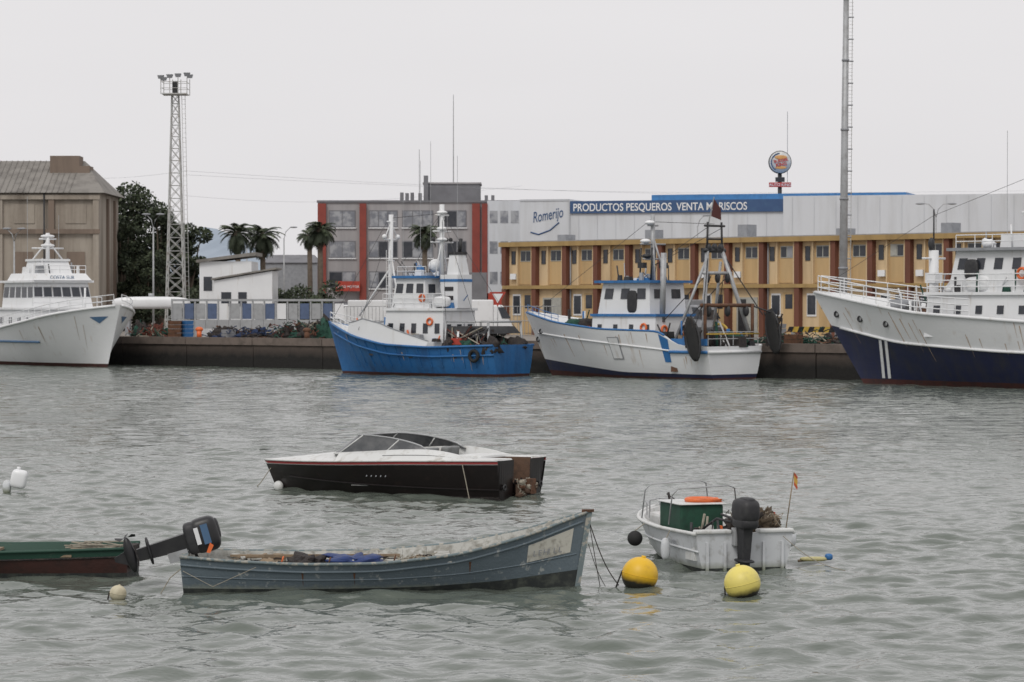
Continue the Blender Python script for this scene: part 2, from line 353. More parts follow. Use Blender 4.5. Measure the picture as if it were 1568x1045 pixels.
for i in range(nb+1):
    x = i*bw
    o.box('columns', brown, x-.2, x+.2, -.40, -.003, 0, 3.215); o.box('columns', brown, x-.2, x+.2, -.40, -.003, 3.465, 6.195)
    if i == nb: break
    q = [(x, 0, 0), (x+bw, 0, 0), (x+bw, 0, 6.2), (x, 0, 6.2)]
    o.panel('wall_panels', yw, q, .42, .88, .57, .985, .06)
    o.box('fins', cream, x+bw*.40, x+bw*.43, -.28, -.004, 3.47, 6.19); o.box('fins', cream, x+bw*.87, x+bw*.90, -.28, -.004, 3.47, 6.19)
    j_ = R.random()
    o.panel('window_frames', shut, q, .47, .83, .83, .955, .09)
    o.panel('windows', glass if j_ < .8 else shut, q, .49, .635, .84, .945, .11); o.panel('windows', glass if j_ > .25 else greyp, q, .665, .81, .84, .945, .11)
    o.panel('windows', glass, q, .15, .28, .80, .95, .05)
    if j_ > .6: o.box('air_conditioners', cleanw, x+.55, x+1.1, -.3, -.004, 3.9, 4.3)
    if i % 3 == 1:
        o.panel('doors', shut, q, .2, .8, .0, .42, .06); o.panel('doors', dark, q, .25, .48, .02, .40, .08)
    else:
        o.panel('window_frames', white, q, .2, .46, .22, .46, .06); o.panel('windows', glass, q, .22, .44, .24, .44, .08)
        o.panel('wall_panels', yw, q, .54, .88, .02, .47, .06); o.panel('windows', glass, q, .6, .8, .3, .45, .08)
for k in range(8):
    x = 3+k*8.3; o.box('rooftop_units', greyp, x, x+.8, 2, 3, 6.6, 7.05+.2*(k % 3))
for x in (5.9, 23.6, 41.3): o.tube('downpipes', greyp, [(x+.35, -.1, 0), (x+.35, -.1, 6.1)], .05, 6)
o.done()
wb = mk('white_cladding', (.62, .64, .67), (.50, .51, .52), .7, .6, 1, c3=(.56, .58, .62))
wb2 = mk('white_cladding_grey', (.52, .54, .57), (.42, .43, .45), .7, .6, 1)
sb = mk('sign_blue', (.035, .08, .19), (.05, .11, .22), 1.5, .5, c3=(.045, .10, .22)); rb = mk('roof_blue', (.05, .20, .46))
A = (wx(797, 245), 245.0); Bp = (wx(1568, 233), 233.0); ang = math.atan2(Bp[1]-A[1], Bp[0]-A[0])
cs = math.cos(ang)
def along(px):
    a = (px-784)/FL; t = math.tan(ang); d = (A[1]-t*A[0])/(1-t*a); return (a*d-A[0])/cs
o = Obj('fish_market_building', (A[0], A[1], QZ), ang)
xs = along(872); o.box('left_block', wb, 0, xs, -.05, 20, 0, 10.95); o.box('main_block', wb, xs+.01, 62, 0, 22, 0, 10.75)
x1 = along(1200); o.box('sign_panel', sb, xs+.1, x1, -.18, -.02, 9.75, 10.78)
o.box('annex', wb, x1+.05, 62, -.5, -.01, 0, 11.0); o.box('blue_roof', rb, along(995), along(1385), .6, 18, 10.76, 11.25)
o.box('seam', wb2, xs-.04, xs+.06, -.09, -.052, 0, 10.9); o.box('coping_strip', wb2, -.05, xs, -.1, -.052, 10.8, 10.96)
for k in range(28): o.box('cladding_joints', wb2, xs+k*1.6+.8, xs+k*1.6+.83, -.03, -.001, 0, 9.7)
for k in range(12): o.box('cladding_joints', wb2, x1+k*1.8+.8, x1+k*1.8+.83, -.53, -.501, 0, 10.9)
o.text('sign_lettering', 'PRODUCTOS PESQUEROS  VENTA MARISCOS', 1.0, (xs+.35, -.2, 9.93), (math.pi/2, 0, 0), cleanw, .01, off=.012).scale = (.73, .9, 1)
o.text('logo', 'Romerijo', 1.15, (1.1, -.08, 9.0), (math.pi/2, rad(-10), 0), sb, .01, shear=.4).scale = (.62, 1.1, 1)
o.tube('logo_swash', sb, [(.9, -.08, 8.2), (1.6, -.08, 8.0), (2.6, -.08, 8.35), (3.4, -.08, 9.0)], .06, 4)
for k in range(7): o.box('windows', glass, xs+2+k*3.1, xs+3.4+k*3.1, -.04, -.002, 5.2, 6.2)
o.done()
og = mk('grey_panels', (.38, .365, .37), (.27, .26, .265), .8, .8, 1); og2 = mk('grey_panels_dark', (.2, .2, .215), (.15, .15, .16), 1, .8)
orr = mk('red_columns', (.27, .055, .04), (.19, .04, .03), 1, .7); wsh = mk('window_blinds', (.38, .39, .41), (.16, .17, .2), 1.3, .4, lo=.4, hi=.55)
D = 262.0; o = Obj('office_building', (wx(487, D), D, QZ)); W = wx(797, D)-wx(487, D); k = FL/D
H = 11.3
o.box('walls', og, 0, W, 0, 14, 0, H); o.box('parapet', og2, -.1, W+.1, -.15, 14, H, H+.2)
for f in range(4):
    z = .9+f*2.75
    segs = [(1.0, 3.4), (4.6, 7.2), (7.6, 10.4), (10.8, 13.4), (15.4, 18.0)]
    for (a, c) in segs:
        o.box('window_bands', og2, a, c, -.05, -.002, z-.1, z+1.45)
        n = int((c-a)/.8)
        for j in range(n):
            xx = a+.06+(c-a-.06)*j/n; o.box('windows', wsh if R.random() < .6 else glass, xx, xx+(c-a)/n-.1, -.07, -.052, z, z+1.35)
        o.box('sills', white, a-.05, c+.05, -.16, -.003, z-.2, z-.105)
for px, ww in ((487, .75), (551, .6), (723, .7), (738, .5)):
    o.box('red_columns', orr, (px-487)/k, (px-487)/k+ww, -.45, -.003, 0, H-.1)
o.box('white_wing', wb, (746-487)/k, W, -.3, -.004, 0, H+.15)
for f in range(4):
    for j in range(3): o.box('wing_windows', wsh, (750-487)/k+j*.95, (750-487)/k+j*.95+.7, -.33, -.302, 1.2+f*2.75, 2.3+f*2.75)
a = (648-487)/k; c = (735-487)/k
o.box('roof_tower', og2, a, c, 2, 7, H, H+1.75); o.box('roof_tower', og2, a, a+.4, 1.5, 2, H, H+2.5)
o.box('roof_tower_cap', og, a-.1, c+.1, 1.9, 7.1, H+1.75, H+1.9)
o.tube('antenna_mast', steel, [((693-487)/k, 4, H+1.7), ((693-487)/k, 4, H+10)], .06, 5, .03); o.tube('antenna_mast', steel, [((640-487)/k, 4, H), ((640-487)/k, 4, H+5)], .03, 4)
for px in (612, 620, 628, 640, 742, 752): o.box('rooftop_units', og2, (px-487)/k, (px-482)/k, 1, 2, H, H+.5+.5*R.random())
o.box('red_sign', red, (515-487)/k, (552-487)/k, -.9, -.7, 3.3, 4.2); o.text('sign_text', 'AUTO MOTOR', .30, (1.75, -.92, 3.6), (math.pi/2, 0, 0), cleanw)
o.done()
bc = mk('old_concrete_render', (.37, .33, .28), (.15, .125, .10), .9, .9, 1, lo=.42, hi=.75, c3=(.29, .24, .195), bump=.03)
bc2 = mk('old_brick_band', (.22, .17, .135), (.13, .1, .08), 1, .9, 1); rf = mk('corrugated_roof', (.25, .235, .215), (.13, .12, .11), .9, .85, 1)
D = 225.0; xr = wx(152, D); o = Obj('old_harbour_warehouse', (xr, D, QZ)); k = FL/D
e = 10.75; rg2 = 13.5
o.box('walls', bc, -36, 0, 0, 11, 0, e)
V = [(-36.6, -.5, e+.01), (.5, -.5, e+.01), (.5, 11.5, e+.01), (-36.6, 11.5, e+.01), (-36.6, 5.5, rg2), (-1.9, 5.5, rg2)]
o.add('roof', rf, V, [(0, 1, 5, 4), (1, 2, 5), (2, 3, 4, 5), (3, 2, 1, 0)])
for j in range(76): o.tube('roof_ribs', rf, [(-36+j*.45, -.5, e+.04), (-36+j*.45, 5.5, rg2+.02)], .035, 4)
o.box('roof_house', bc2, -4.3, -2.0, 3.2, 5.3, rg2-1.2, rg2+.3); o.box('roof_house', bc2, -2, -1.2, 3.2, 5.3, rg2-1.5, rg2-.5)
for x in (-36, -30, -24, -18, -12, -7.9, -3.9, -.45): o.box('pilasters', bc2 if x == -3.9 else bc, x, x+.45, -.25, -.002, 0, e-.5)
for z in (e-.5, 7.6): o.box('cornices', bc2 if z < 8 else bc, -36, .1, -.32, -.255, z, z+.35)
for x in (-34, -28.5, -22, -16.5, -6.6, -2.6):
    o.box('windows', bc, x, x+1.6, -.06, -.003, 8.4, 9.9); o.box('windows', bc2, x+.1, x+1.5, -.08, -.062, 4, 6.2)
o.box('gable_pilaster', bc2, .002, .2, 4, 4.5, 0, e-.3); o.box('gable_pilaster', bc2, .002, .2, 8, 8.5, 0, e-.3)
o.tube('downpipe', dark, [(-4.2, -.35, 0), (-4.2, -.35, e)], .07, 6)
o.done()
D = 205.0; k = FL/D; x0 = wx(302, D); o = Obj('white_outbuilding', (x0, D, QZ))
o.box('walls', white, 0, 3.7, 1.5, 7, 0, 5.2)
o.add('roof', rf, [(-.2, 1.2, 5.1), (4, 1.2, 5.6), (4, 7, 5.6), (-.2, 7, 5.1), (-.2, 1.2, 5.3), (4, 1.2, 5.85), (4, 7, 5.85), (-.2, 7, 5.3)], [(0, 1, 5, 4), (1, 2, 6, 5), (4, 5, 6, 7), (3, 0, 4, 7), (0, 3, 2, 1)])
o.add('annex', white, [(1.2, 0, 0), (5.3, 0, 0), (5.3, 0, 4.5), (1.2, 0, 3.8), (1.2, 5, 0), (5.3, 5, 0), (5.3, 5, 4.5), (1.2, 5, 3.8)], [(0, 1, 2, 3), (1, 5, 6, 2), (3, 2, 6, 7), (4, 0, 3, 7)])
o.add('annex_roof', rf, [(1.0, -.2, 3.85), (5.6, -.2, 4.62), (5.6, 5, 4.62), (1.0, 5, 3.85), (1.0, -.2, 3.97), (5.6, -.2, 4.74), (5.6, 5, 4.74), (1, 5, 3.97)], [(0, 1, 5, 4), (1, 2, 6, 5), (4, 5, 6, 7), (3, 0, 4, 7), (0, 3, 2, 1)])
o.box('windows', glass, 1.7, 2.4, -.03, -.002, 2.0, 3.0); o.box('windows', glass, 2.9, 3.5, -.03, -.002, 2.0, 3.0); o.box('door', greyp, 4.1, 4.9, -.03, -.002, 0, 2.1)
o.box('windows', glass, .3, .9, 1.46, 1.498, 3.1, 4.1)
o.done()
D = 285.0; o = Obj('grey_shed', (wx(404, D), D, QZ)); o.box('walls', greyp, 0, 5.2, 0, 5, 0, 6.2); o.fr('roof', og2, -.2, 5.4, -.2, 5.2, 6.2, .4, 4.8, 2, 3, 7.0); o.box('door', dark, 1, 2.6, -.03, -.002, 0, 3); o.done()
D = 196.0; k = FL/D; o = Obj('yard_fence', (wx(262, D), D, QZ)); n = 15; wv = .78
cb = mk('fence_blue', (.09, .13, .23)); cg = mk('fence_grey', (.36, .37, .38))
for i in range(n):
    x = i*wv; o.box('plinth', cg, x, x+wv-.02, 0, .2, 0, 1.1); o.box('posts', cg, x, x+.1, 0, .2, 1.1, 2.35)
    o.box('panels', [cg, cb, cg, cb, white][i % 5], x+.12, x+wv-.04, .06, .14, 1.15, 2.2)
o.box('top_rail', cg, 0, n*wv, -.02, .22, 2.35, 2.5); o.done()
o = Obj('yard_fence', (wx(520, 200), 200, QZ))
for i in range(60):
    o.tube('posts', steel, [(i*.25, 0, 0), (i*.25, 0, 2.0)], .018, 4)
o.tube('rails', steel, [(0, 0, 2), (15, 0, 2)], .025, 4); o.tube('rails', steel, [(0, 0, 1), (15, 0, 1)], .025, 4); o.done()
o = Obj('storage_tank', (wx(205, 200), 200, QZ)); o.ball('vessel', cleanw, (1.2, 0, 2.25), (2.7, .5, .42), .6, 24, 14)
for x in (-.4, 2.8): o.fr('saddle', greyp, x-.15, x+.15, -.5, .5, 0, x-.15, x+.15, -.35, .35, 1.9)
o.tube('manhole', steel, [(1.2, 0, 2.6), (1.2, 0, 2.9)], .2, 10); o.done()
def van(px, d, c, rz):
    o = Obj('delivery_van', (wx(px, d), d, QZ), rz)
    o.box('cargo_body', c, -2.4, 1.0, -.95, .95, .45, 2.45); o.fr('cab', c, 1.0, 2.5, -.92, .92, .45, 1.0, 1.7, -.85, .85, 2.1)
    o.fr('windscreen', glass, 1.6, 2.22, -.935, .935, 1.2, 1.3, 1.75, -.87, .87, 1.95)
    for x in (-1.5, 1.7):
        for y in (-.8, .8): o.ring('wheels', rubber, (x, y, .35), .22, .13, 'y'); o.ball('hubs', steel, (x, y*1.05, .35), (.18, .08, .18))
    o.done({'cargo_body': .08, 'cab': .1})
van(728, 196, cleanw, .3); van(560, 215, cleanw, 2.6); van(1050, 190, greyp, -.8)
o = Obj('box_truck', (wx(720, 226), 226, QZ), .1); o.box('cargo_box', og2, -3, 1.2, -1.2, 1.2, .9, 4.6); o.fr('cab', red, 1.3, 3.2, -1.1, 1.1, .6, 1.3, 2.8, -1.05, 1.05, 3.0); o.panel('windscreen', glass, [(3.2, -1.1, .6), (3.2, 1.1, .6), (2.8, 1.05, 3.0), (2.8, -1.05, 3.0)], .08, .92, .5, .9)
for x in (-2, -.8, 2.2):
    for y in (-1, 1): o.ring('wheels', rubber, (x, y, .5), .32, .18, 'y')
o.done()
hm = mk('hazy_hills', (.36, .42, .49), (.31, .37, .44), .002, 1)  # bluish atmospheric haze painted into the hills' base colour
V = []; F = []
nx = 160
for j, (yy, zz) in enumerate(((2600, 0), (3100, .6), (3600, 1.0), (4600, 0))):
    for i in range(nx+1):
        x = -1400+i*2400/nx
        hh = 50+30*noise.noise(Vector((x*.0022, 1.3, 0)))+10*noise.noise(Vector((x*.012, 5, j)))
        pxx = 784+x*FL/3600; hh += 45*math.exp(-((pxx-310)/90)**2)
        V.append((x, yy+60*noise.noise(Vector((x*.01, yy, 3))), QZ+max(0, hh)*zz-(3 if zz == 0 else 0)))
for j in range(3):
    for i in range(nx): F.append((j*(nx+1)+i, j*(nx+1)+i+1, (j+1)*(nx+1)+i+1, (j+1)*(nx+1)+i))
simple('hills', V, F, hm)
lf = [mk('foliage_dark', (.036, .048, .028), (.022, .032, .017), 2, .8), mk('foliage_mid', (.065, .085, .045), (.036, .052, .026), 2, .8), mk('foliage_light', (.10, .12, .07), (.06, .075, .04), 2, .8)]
bark = mk('bark', (.14, .11, .085), (.07, .055, .04), 5, .95, bump=.03)
def leaves(o, part, c, r, n, sz, rr):
    for _ in range(n):
        while 1:
            v = Vector((rr.uniform(-1, 1), rr.uniform(-1, 1), rr.uniform(-1, 1)))
            if v.length < 1: break
        if v.length > 0: v = v*(v.length**-.3)
        p = Vector((c[0]+v.x*r[0], c[1]+v.y*r[1], c[2]+v.z*r[2])); s = sz*rr.uniform(.5, 1.2)
        a = Vector((rr.gauss(0, 1), rr.gauss(0, 1), rr.gauss(0, .7))).normalized()*s; bq = a.cross(Vector((rr.gauss(0, 1), rr.gauss(0, 1), rr.gauss(0, 1)))).normalized()*s*.6
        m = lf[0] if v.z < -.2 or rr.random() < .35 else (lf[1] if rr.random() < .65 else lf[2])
        o.add(part, m, [p-a, p+bq, p+a, p-bq], [(0, 1, 2, 3)])
def tree(name, px, d, wpx, topy, seed, blobs=16, low=.2):
    rr = random.Random(seed); k = FL/d; Wd = wpx/k/2; top = wz(topy, d)-QZ
    o = Obj(name, (wx(px, d), d, QZ)); th = top*.35
    o.tube('trunk', bark, [(0, 0, -.1), (.1, 0, th*.6), (0, .1, th)], .35, 8, .24)
    for i in range(blobs):
        an = rr.uniform(0, 6.28); q = rr.uniform(.0, .95); zc = low+(.90-low)*(i+.5)/blobs
        wq = math.sqrt(max(.12, 1-((zc-.5)/.55)**2))
        s = min(1.5, Wd*rr.uniform(.36, .52))
        c = (math.cos(an)*q*(Wd-s*.5)*wq, math.sin(an)*q*(Wd-s*.5)*wq, zc*top)
        o.tube('limbs', bark, [(0, 0, th*.8), (c[0]*.5, c[1]*.5, (th+c[2])*.5), c], .12, 5, .03)
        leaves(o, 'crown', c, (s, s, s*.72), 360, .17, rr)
    o.done()
tree('broadleaf_tree', 208, 242, 118, 272, 3, 30); tree('broadleaf_tree', 290, 240, 80, 335, 4, 20); tree('broadleaf_tree', 243, 238, 84, 305, 5, 20); tree('broadleaf_tree', 188, 236, 60, 330, 9, 14, .12); tree('broadleaf_tree', 225, 234, 80, 380, 10, 12, .12)
def palm(px, d, topy, r, seed):
    rr = random.Random(seed); o = Obj('palm_tree', (wx(px, d), d, QZ)); hT = wz(topy, d)-QZ-r*.65
    o.tube('trunk', bark, [(0, 0, -.1), (.05, 0, hT*.5), (0, 0, hT)], .24, 8, .2)
    o.ball('crown_base', bark, (0, 0, hT), (.32, .32, .45))
    for i in range(95):
        an = rr.uniform(0, 6.28); el = rr.uniform(-1.2, 1.2); L = r*rr.uniform(.75, 1.05)
        P = []; p = Vector((0, 0, hT+.15)); e2 = el; n = 9
        for j in range(n+1):
            P.append(p.copy()); p = p+Vector((math.cos(an)*math.cos(e2), math.sin(an)*math.cos(e2), math.sin(e2)))*L/n; e2 -= .15
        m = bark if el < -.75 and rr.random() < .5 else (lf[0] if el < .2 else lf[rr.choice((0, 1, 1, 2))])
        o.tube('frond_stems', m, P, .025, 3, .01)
        sd = Vector((-math.sin(an), math.cos(an), 0))
        for j in range(3, n+1):
            t = (P[j]-P[j-1])
            for q in (0, .5):
                for s in (1, -1):
                    b0 = P[j-1]+t*q; ln = .42*(1-abs(j/n-.6))*r/1.8
                    tip = b0+sd*s*ln+t*1.2+Vector((0, 0, -.1)); o.add('fronds', m, [b0, b0+t*.6, tip], [(0, 1, 2)])
    o.done()
palm(364, 230, 340, 1.75, 1); palm(402, 232, 342, 1.85, 2); palm(490, 232, 336, 1.6, 3); palm(650, 236, 342, 1.5, 4); palm(474, 250, 352, 1.2, 6)
rr = random.Random(11)
for px, d, hh, n in ((432, 212, 3.4, 5), (462, 208, 3.6, 6), (490, 206, 3.9, 7), (275, 215, 3.6, 6)):
    o = Obj('shrub', (wx(px, d), d, QZ))
    for i in range(n):
        c = (rr.uniform(-1, 1), rr.uniform(-1, 1), rr.uniform(.6, hh-.7)); o.tube('stems', bark, [(0, 0, 0), c], .06, 4, .02)
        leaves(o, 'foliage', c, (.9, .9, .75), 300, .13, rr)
    o.done()
o = Obj('distant_trees', (0, 300, QZ))
for i in range(70):
    x = -66+i*1.4+rr.uniform(-1, 1); c = (x, rr.uniform(0, 10), rr.uniform(1.5, 4)); o.tube('trunks', bark, [(x, c[1], 0), c], .15, 4, .08)
    leaves(o, 'foliage', c, (1.8, 1.8, 1.6), 160, .35, rr)
o.done()
# ---------------------------------------------------------------- towers / poles
D = 212.0; k = FL/D; o = Obj('lattice_light_tower', (wx(269, D), D, QZ)); Ht = wz(146, D)-QZ
def tw(z): return .70-(.70-.24)*z/Ht
def cor(z): w_ = tw(z); return [(-w_, -w_, z), (w_, -w_, z), (w_, w_, z), (-w_, w_, z)]
lw = mk('tower_paint', (.5, .51, .5), (.33, .29, .25), 2)
nS = 19; zs = [Ht*(1-(1-i/nS)**1.12) for i in range(nS+1)]
for i in range(nS):
    a, c = cor(zs[i]), cor(zs[i+1])
    for j in range(4):
        jj = (j+1) % 4
        o.tube('legs', lw, [a[j], c[j]], .045, 4); o.tube('bracing', lw, [a[j], c[jj]], .02, 4); o.tube('bracing', lw, [a[jj], c[j]], .02, 4); o.tube('bracing', lw, [c[j], c[jj]], .018, 4)
for s_ in (-.12, .12): o.tube('ladder', lw, [(.95+s_, -.3, 0), (.62+s_, -.3, Ht)], .02, 4)
for i in range(50): z = Ht*i/50; xx = .95-.33*z/Ht; o.tube('ladder', lw, [(xx-.12, -.3, z), (xx+.12, -.3, z)], .012, 3)
o.box('platform', lw, -.9, .9, -.9, .9, Ht, Ht+.08)
for z in (.45, .9):
    o.tube('platform_rail', lw, [(-.9, -.9, Ht+z), (.9, -.9, Ht+z), (.9, .9, Ht+z), (-.9, .9, Ht+z), (-.9, -.9, Ht+z)], .02, 4)
for x in (-.95, -.3, .3, .95):
    for y in (-.9, .9):
        o.tube('lamp_posts', lw, [(x, y, Ht), (x, y, Ht+1.2)], .03, 4)
        if y < 0 or abs(x) > .5: o.fr('floodlights', greyp, x-.17, x+.17, y-.1, y+.1, Ht+1.2+.1*x, x-.24, x+.24, y-.2, y+.16, Ht+1.45+.1*x)
o.box('cabinet', dark, -.2, .2, -.2, .2, Ht+.1, Ht+1.0); o.done()
D = 166.0; o = Obj('tall_lighting_mast', (wx(1290, D), D, QZ), ry=rad(.55)); Hm = wz(-6, D)-QZ
o.tube('pole', steel, [(0, 0, 0), (0, 0, Hm*.5), (0, 0, Hm)], .26, 12, .16)
for s_ in (.2, .42): o.tube('ladder', lw, [(s_, -.1, 1), (s_-.07, -.1, Hm)], .018, 4)
for i in range(90): z = 1+(Hm-1)*i/90; o.tube('ladder', lw, [(.18, -.1, z), (.42, -.1, z)], .01, 3)
for i in range(15): z = 1+(Hm-1)*i/15; o.tube('brackets', greyp, [(0, -.1, z), (.44, -.1, z)], .04, 4)
for i in range(5): z = Hm*i/5+.2; o.tube('collars', greyp, [(0, 0, z), (0, 0, z+.12)], .30-.02*i, 12)
o.ball('head_frame', dark, (0, 0, Hm), (.35, .35, .25)); o.box('base', greyp, -.4, .4, -.4, .4, 0, .6); o.done()
def lamp(px, d, topy, arms, al=1.2):
    o = Obj('street_lamp', (wx(px, d), d, QZ)); hL = wz(topy, d)-QZ; o.tube('pole', steel, [(0, 0, 0), (0, 0, hL-.9)], .08, 8, .05)
    for a in arms:
        o.tube('arm', steel, [(0, 0, hL-1.0), (a*.15, 0, hL-.4), (a*.5, 0, hL-.05), (a*al, 0, hL)], .035, 6, .03)
        o.ball('lamp_head', greyp, (a*(al+.2), 0, hL-.02), (.32, .12, .07))
    o.done()
lamp(1433, 200, 312, (-1, 1), .9); lamp(235, 205, 328, (-1, 1), .3); lamp(22, 200, 350, (-1, 1), .3); lamp(435, 240, 348, (1,), .6); lamp(1068, 228, 330, (1,), .5); lamp(378, 250, 360, (-1,), .5)
D = 252.0; k = FL/D; o = Obj('restaurant_sign', (wx(1194, D), D, QZ)); zc = wz(249, D)-QZ
sy = mk('sign_yellow', (.70, .36, .12)); sw = mk('sign_white', (.7, .7, .68)); sr = mk('sign_red', (.5, .06, .05))
for yy, r_, m in ((0, 1.0, dark), (-.16, .93, sw)): o.tube('disc', m, [(0, yy-.12, zc), (0, yy+.12, zc)], r_, 40)
o.tube('crescent', sb, [(.78*math.cos(a), -.3, zc+.78*math.sin(a)) for a in [rad(95+i*11) for i in range(14)]], .05, 6)
o.ball('bun_top', sy, (.05, -.31, zc+.42), (.55, .03, .18)); o.ball('bun_bottom', sy, (.05, -.31, zc-.48), (.5, .03, .13))
o.text('sign_word', 'BURGER', .34, (.06, -.36, zc+.03), (math.pi/2, rad(-8), 0), sr, .01, al='CENTER', off=.01); o.text('sign_word_b', 'KING', .40, (.1, -.36, zc-.33), (math.pi/2, rad(-8), 0), sr, .01, al='CENTER', off=.012)
o.tube('pole', dark, [(0, .1, 0), (0, .1, zc)], .18, 8); o.box('plate', sr, -.95, .95, -.2, .0, zc-2.15, zc-1.75); o.text('plate_text', 'AUTO KING', .34, (0, -.22, zc-2.07), (math.pi/2, 0, 0), cleanw, al='CENTER')
o.box('lower_plate', dark, -.4, .4, -.2, .0, zc-1.7, zc-1.3); o.tube('rod', steel, [(.65, 0, zc-1.8), (.65, 0, zc+4.4)], .025, 4); o.done()
o = Obj('power_line')
for (xa, da, ya, xb, db, yb) in ((284, 230, 262, 1750, 330, 300), (284, 230, 268, 1750, 330, 290), (-50, 300, 250, 284, 230, 262), (284, 230, 300, 800, 330, 285)):
    P = []
    for i in range(17):
        t = i/16; d = da+(db-da)*t; px = xa+(xb-xa)*t; P.append((wx(px, d), d, wz(ya+(yb-ya)*t, d)-1.0*math.sin(math.pi*t)))
    o.tube('wires', greyp, P, .009, 3)
o.done()
o = Obj('traffic_sign', quay_pt(762, 8)); o.tube('post', steel, [(0, 0, 0), (0, 0, 2.2)], .04, 6)
o.add('plate', red, [(-.5, -.05, 2.9), (.5, -.05, 2.9), (0, -.05, 2.0)], [(0, 1, 2)]); o.add('plate', white, [(-.32, -.07, 2.79), (.32, -.07, 2.79), (0, -.07, 2.22)], [(0, 1, 2)]); o.done()
p = quay_pt(1240, 8); o = Obj('striped_barrier', p, -.75)
for i in range(9): o.fr('board', yell if i % 2 else black, -1.6+i*.36, -1.6+i*.36+.358, 0, .1, .6, -1.45+i*.36, -1.45+i*.36+.358, 0, .1, .9)
for x in (-1.3, 1.3): o.box('legs', greyp, x, x+.12, 0, .1, 0, .6)
o.done()
def nets(px0, px1, back, hh, seed, cols):
    r2 = random.Random(seed); p = quay_pt((px0+px1)/2, back); Wd = (px1-px0)/FL*p[1]/.72; o = Obj('fishing_net_pile', p, math.atan(sl_))
    for i in range(int(Wd*3.2)):
        x = r2.uniform(-Wd/2, Wd/2); y = r2.uniform(-.7, .7); hz = hh*r2.uniform(.25, 1); m = r2.choice(cols)
        o.ball('heaps', m, (x, y, hz*.2), (r2.uniform(.35, .9), r2.uniform(.3, .6), hz*.6), 1, 22, 14, 1.1)
    for i in range(int(Wd*16)):
        x = r2.uniform(-Wd/2, Wd/2); y = r2.uniform(-.9, .2); P = []; z = hh*r2.uniform(.1, .8)
        for j in range(7): P.append((x, y, max(.05, z))); x += r2.uniform(-.3, .3); y += r2.uniform(-.2, .2); z += r2.uniform(-.25, .2)
        o.tube('ropes', r2.choice(cols+cols+[rope, rust]), P, .03, 4)
    o.done()
nets(330, 420, 5, .7, 1, [bnet, bnet, knet, knet]); nets(428, 508, 4, 1.3, 2, [gnet, gnet, rnet, knet, knet]); nets(208, 252, 5, 1.0, 5, [gnet, knet, rnet])
nets(1172, 1300, 5, .5, 8, [knet, gnet])
for px, bk, c in ((285, 6, bluep), (255, 7, white), (320, 9, white), (640, 6, white), (1215, 3, rust), (1190, 7, greyp), (395, 8, wood), (268, 5, rust), (350, 4, greyp)):
    o = Obj('fish_crate_stack', quay_pt(px, bk), R.uniform(-1, 0))
    for j in range(R.choice((2, 3, 4))): o.fr('crates', c, -.4, .4, -.28, .28, j*.27, -.44, .44, -.32, .32, j*.27+.25)
    o.done()
# ---------------------------------------------------------------- fishing boats
def otube(o, part, mat, a, c, r=.06, n=6): o.tube(part, mat, [a, c], r, n)
def tyre(o, H, t, z, side): p = H.pt(t, z, side, .12); o.ring('tyre_fenders', rubber, p, .28, .1, 'y')
# --- blue trawler
th = rad(36); D = 158.5; o = Obj('blue_fishing_boat', (wx(786, D), D, 0), math.pi-th)
sh = curve([(0, 1.75), (.35, 1.62), (.6, 1.75), (.8, 2.2), (1, 3.0)])
Hh = Hull(11.7, beam(2.3, .82, .45, 2.4), sh, .8, 1.4)
Hh.build(o, [(lambda t: .16, boot, 3), (sh, blueh, 8)], (lambda t: sh(t)-.75-.3*t, white, deckg, bluep), .12)
o.tube('rubbing_strake', blueh, Hh.line(0, .97, lambda t: sh(t)-.55, 1, .03), .06, 6); o.tube('rubbing_strake', blueh, Hh.line(0, .97, lambda t: sh(t)-.03, 1, .03), .07, 6); o.tube('rubbing_strake', blueh, Hh.line(0, .97, lambda t: sh(t)-.03, -1, .03), .07, 6)
for i in range(14): t = .04+i*.062; o.tube('frames', blueh, [Hh.pt(t, z, 1, .02) for z in (.5, .9, sh(t)-.1)], .035, 5)
for sd in (1, -1):
    P0 = Hh.line(.36, .84, lambda t: sh(t)+.03, sd, -.04, 20); P1 = [(p[0]-.1, p[1]*.98, p[2]+1.05*min(1, (i/20+.2)*1.3)*(1-.5*max(0, i/20-.8)/.2)) for i, p in enumerate(P0)]
    o.add('upper_bulwark', white, P0+P1, [(i, i+1, 22+i, 21+i) for i in range(20)])
    o.tube('bulwark_cap', greyp, P1, .035, 5)
house(o, white, 3.7, 7.9, 1.5, 1.1, 3.6, 3.7, 7.7, 1.45, white, [('port', 5, .5, .72, .6), ('back', 3, .3, .7, .6)], glass, .12)
Q = house(o, white, 5.1, 7.5, 1.25, 3.74, 5.4, 5.2, 7.2, 1.15, bluep, [('port', 3, .5, .82, .35), ('front', 4, .5, .82, .25), ('back', 2, .5, .8, .5)], glass, .2)
o.box('funnel', white, 3.5, 4.7, -.9, .4, 3.74, 5.6); o.fr('funnel', white, 3.6, 4.4, -.8, .2, 5.6, 3.7, 4.3, -.6, .1, 6.7); o.box('funnel_cap', dark, 3.65, 4.35, -.65, .15, 6.7, 6.85)
o.box('funnel_band', bluep, 3.48, 4.72, -.92, .42, 5.2, 5.35); o.tube('exhaust', dark, [(3.9, -.3, 6.8), (3.8, -.3, 7.6)], .1, 8)
for zz in (4.2, 4.7): o.box('funnel_vents', dark, 3.8, 4.4, .39, .43, zz, zz+.22)
o.ball('satellite_dome', cleanw, (5.6, -.3, 6.1), .38); o.ball('satellite_dome', bluep, (6.3, .2, 5.85), .28); o.ball('liferaft', cleanw, (4.2, .9, 4.1), (.5, .3, .3), .6)
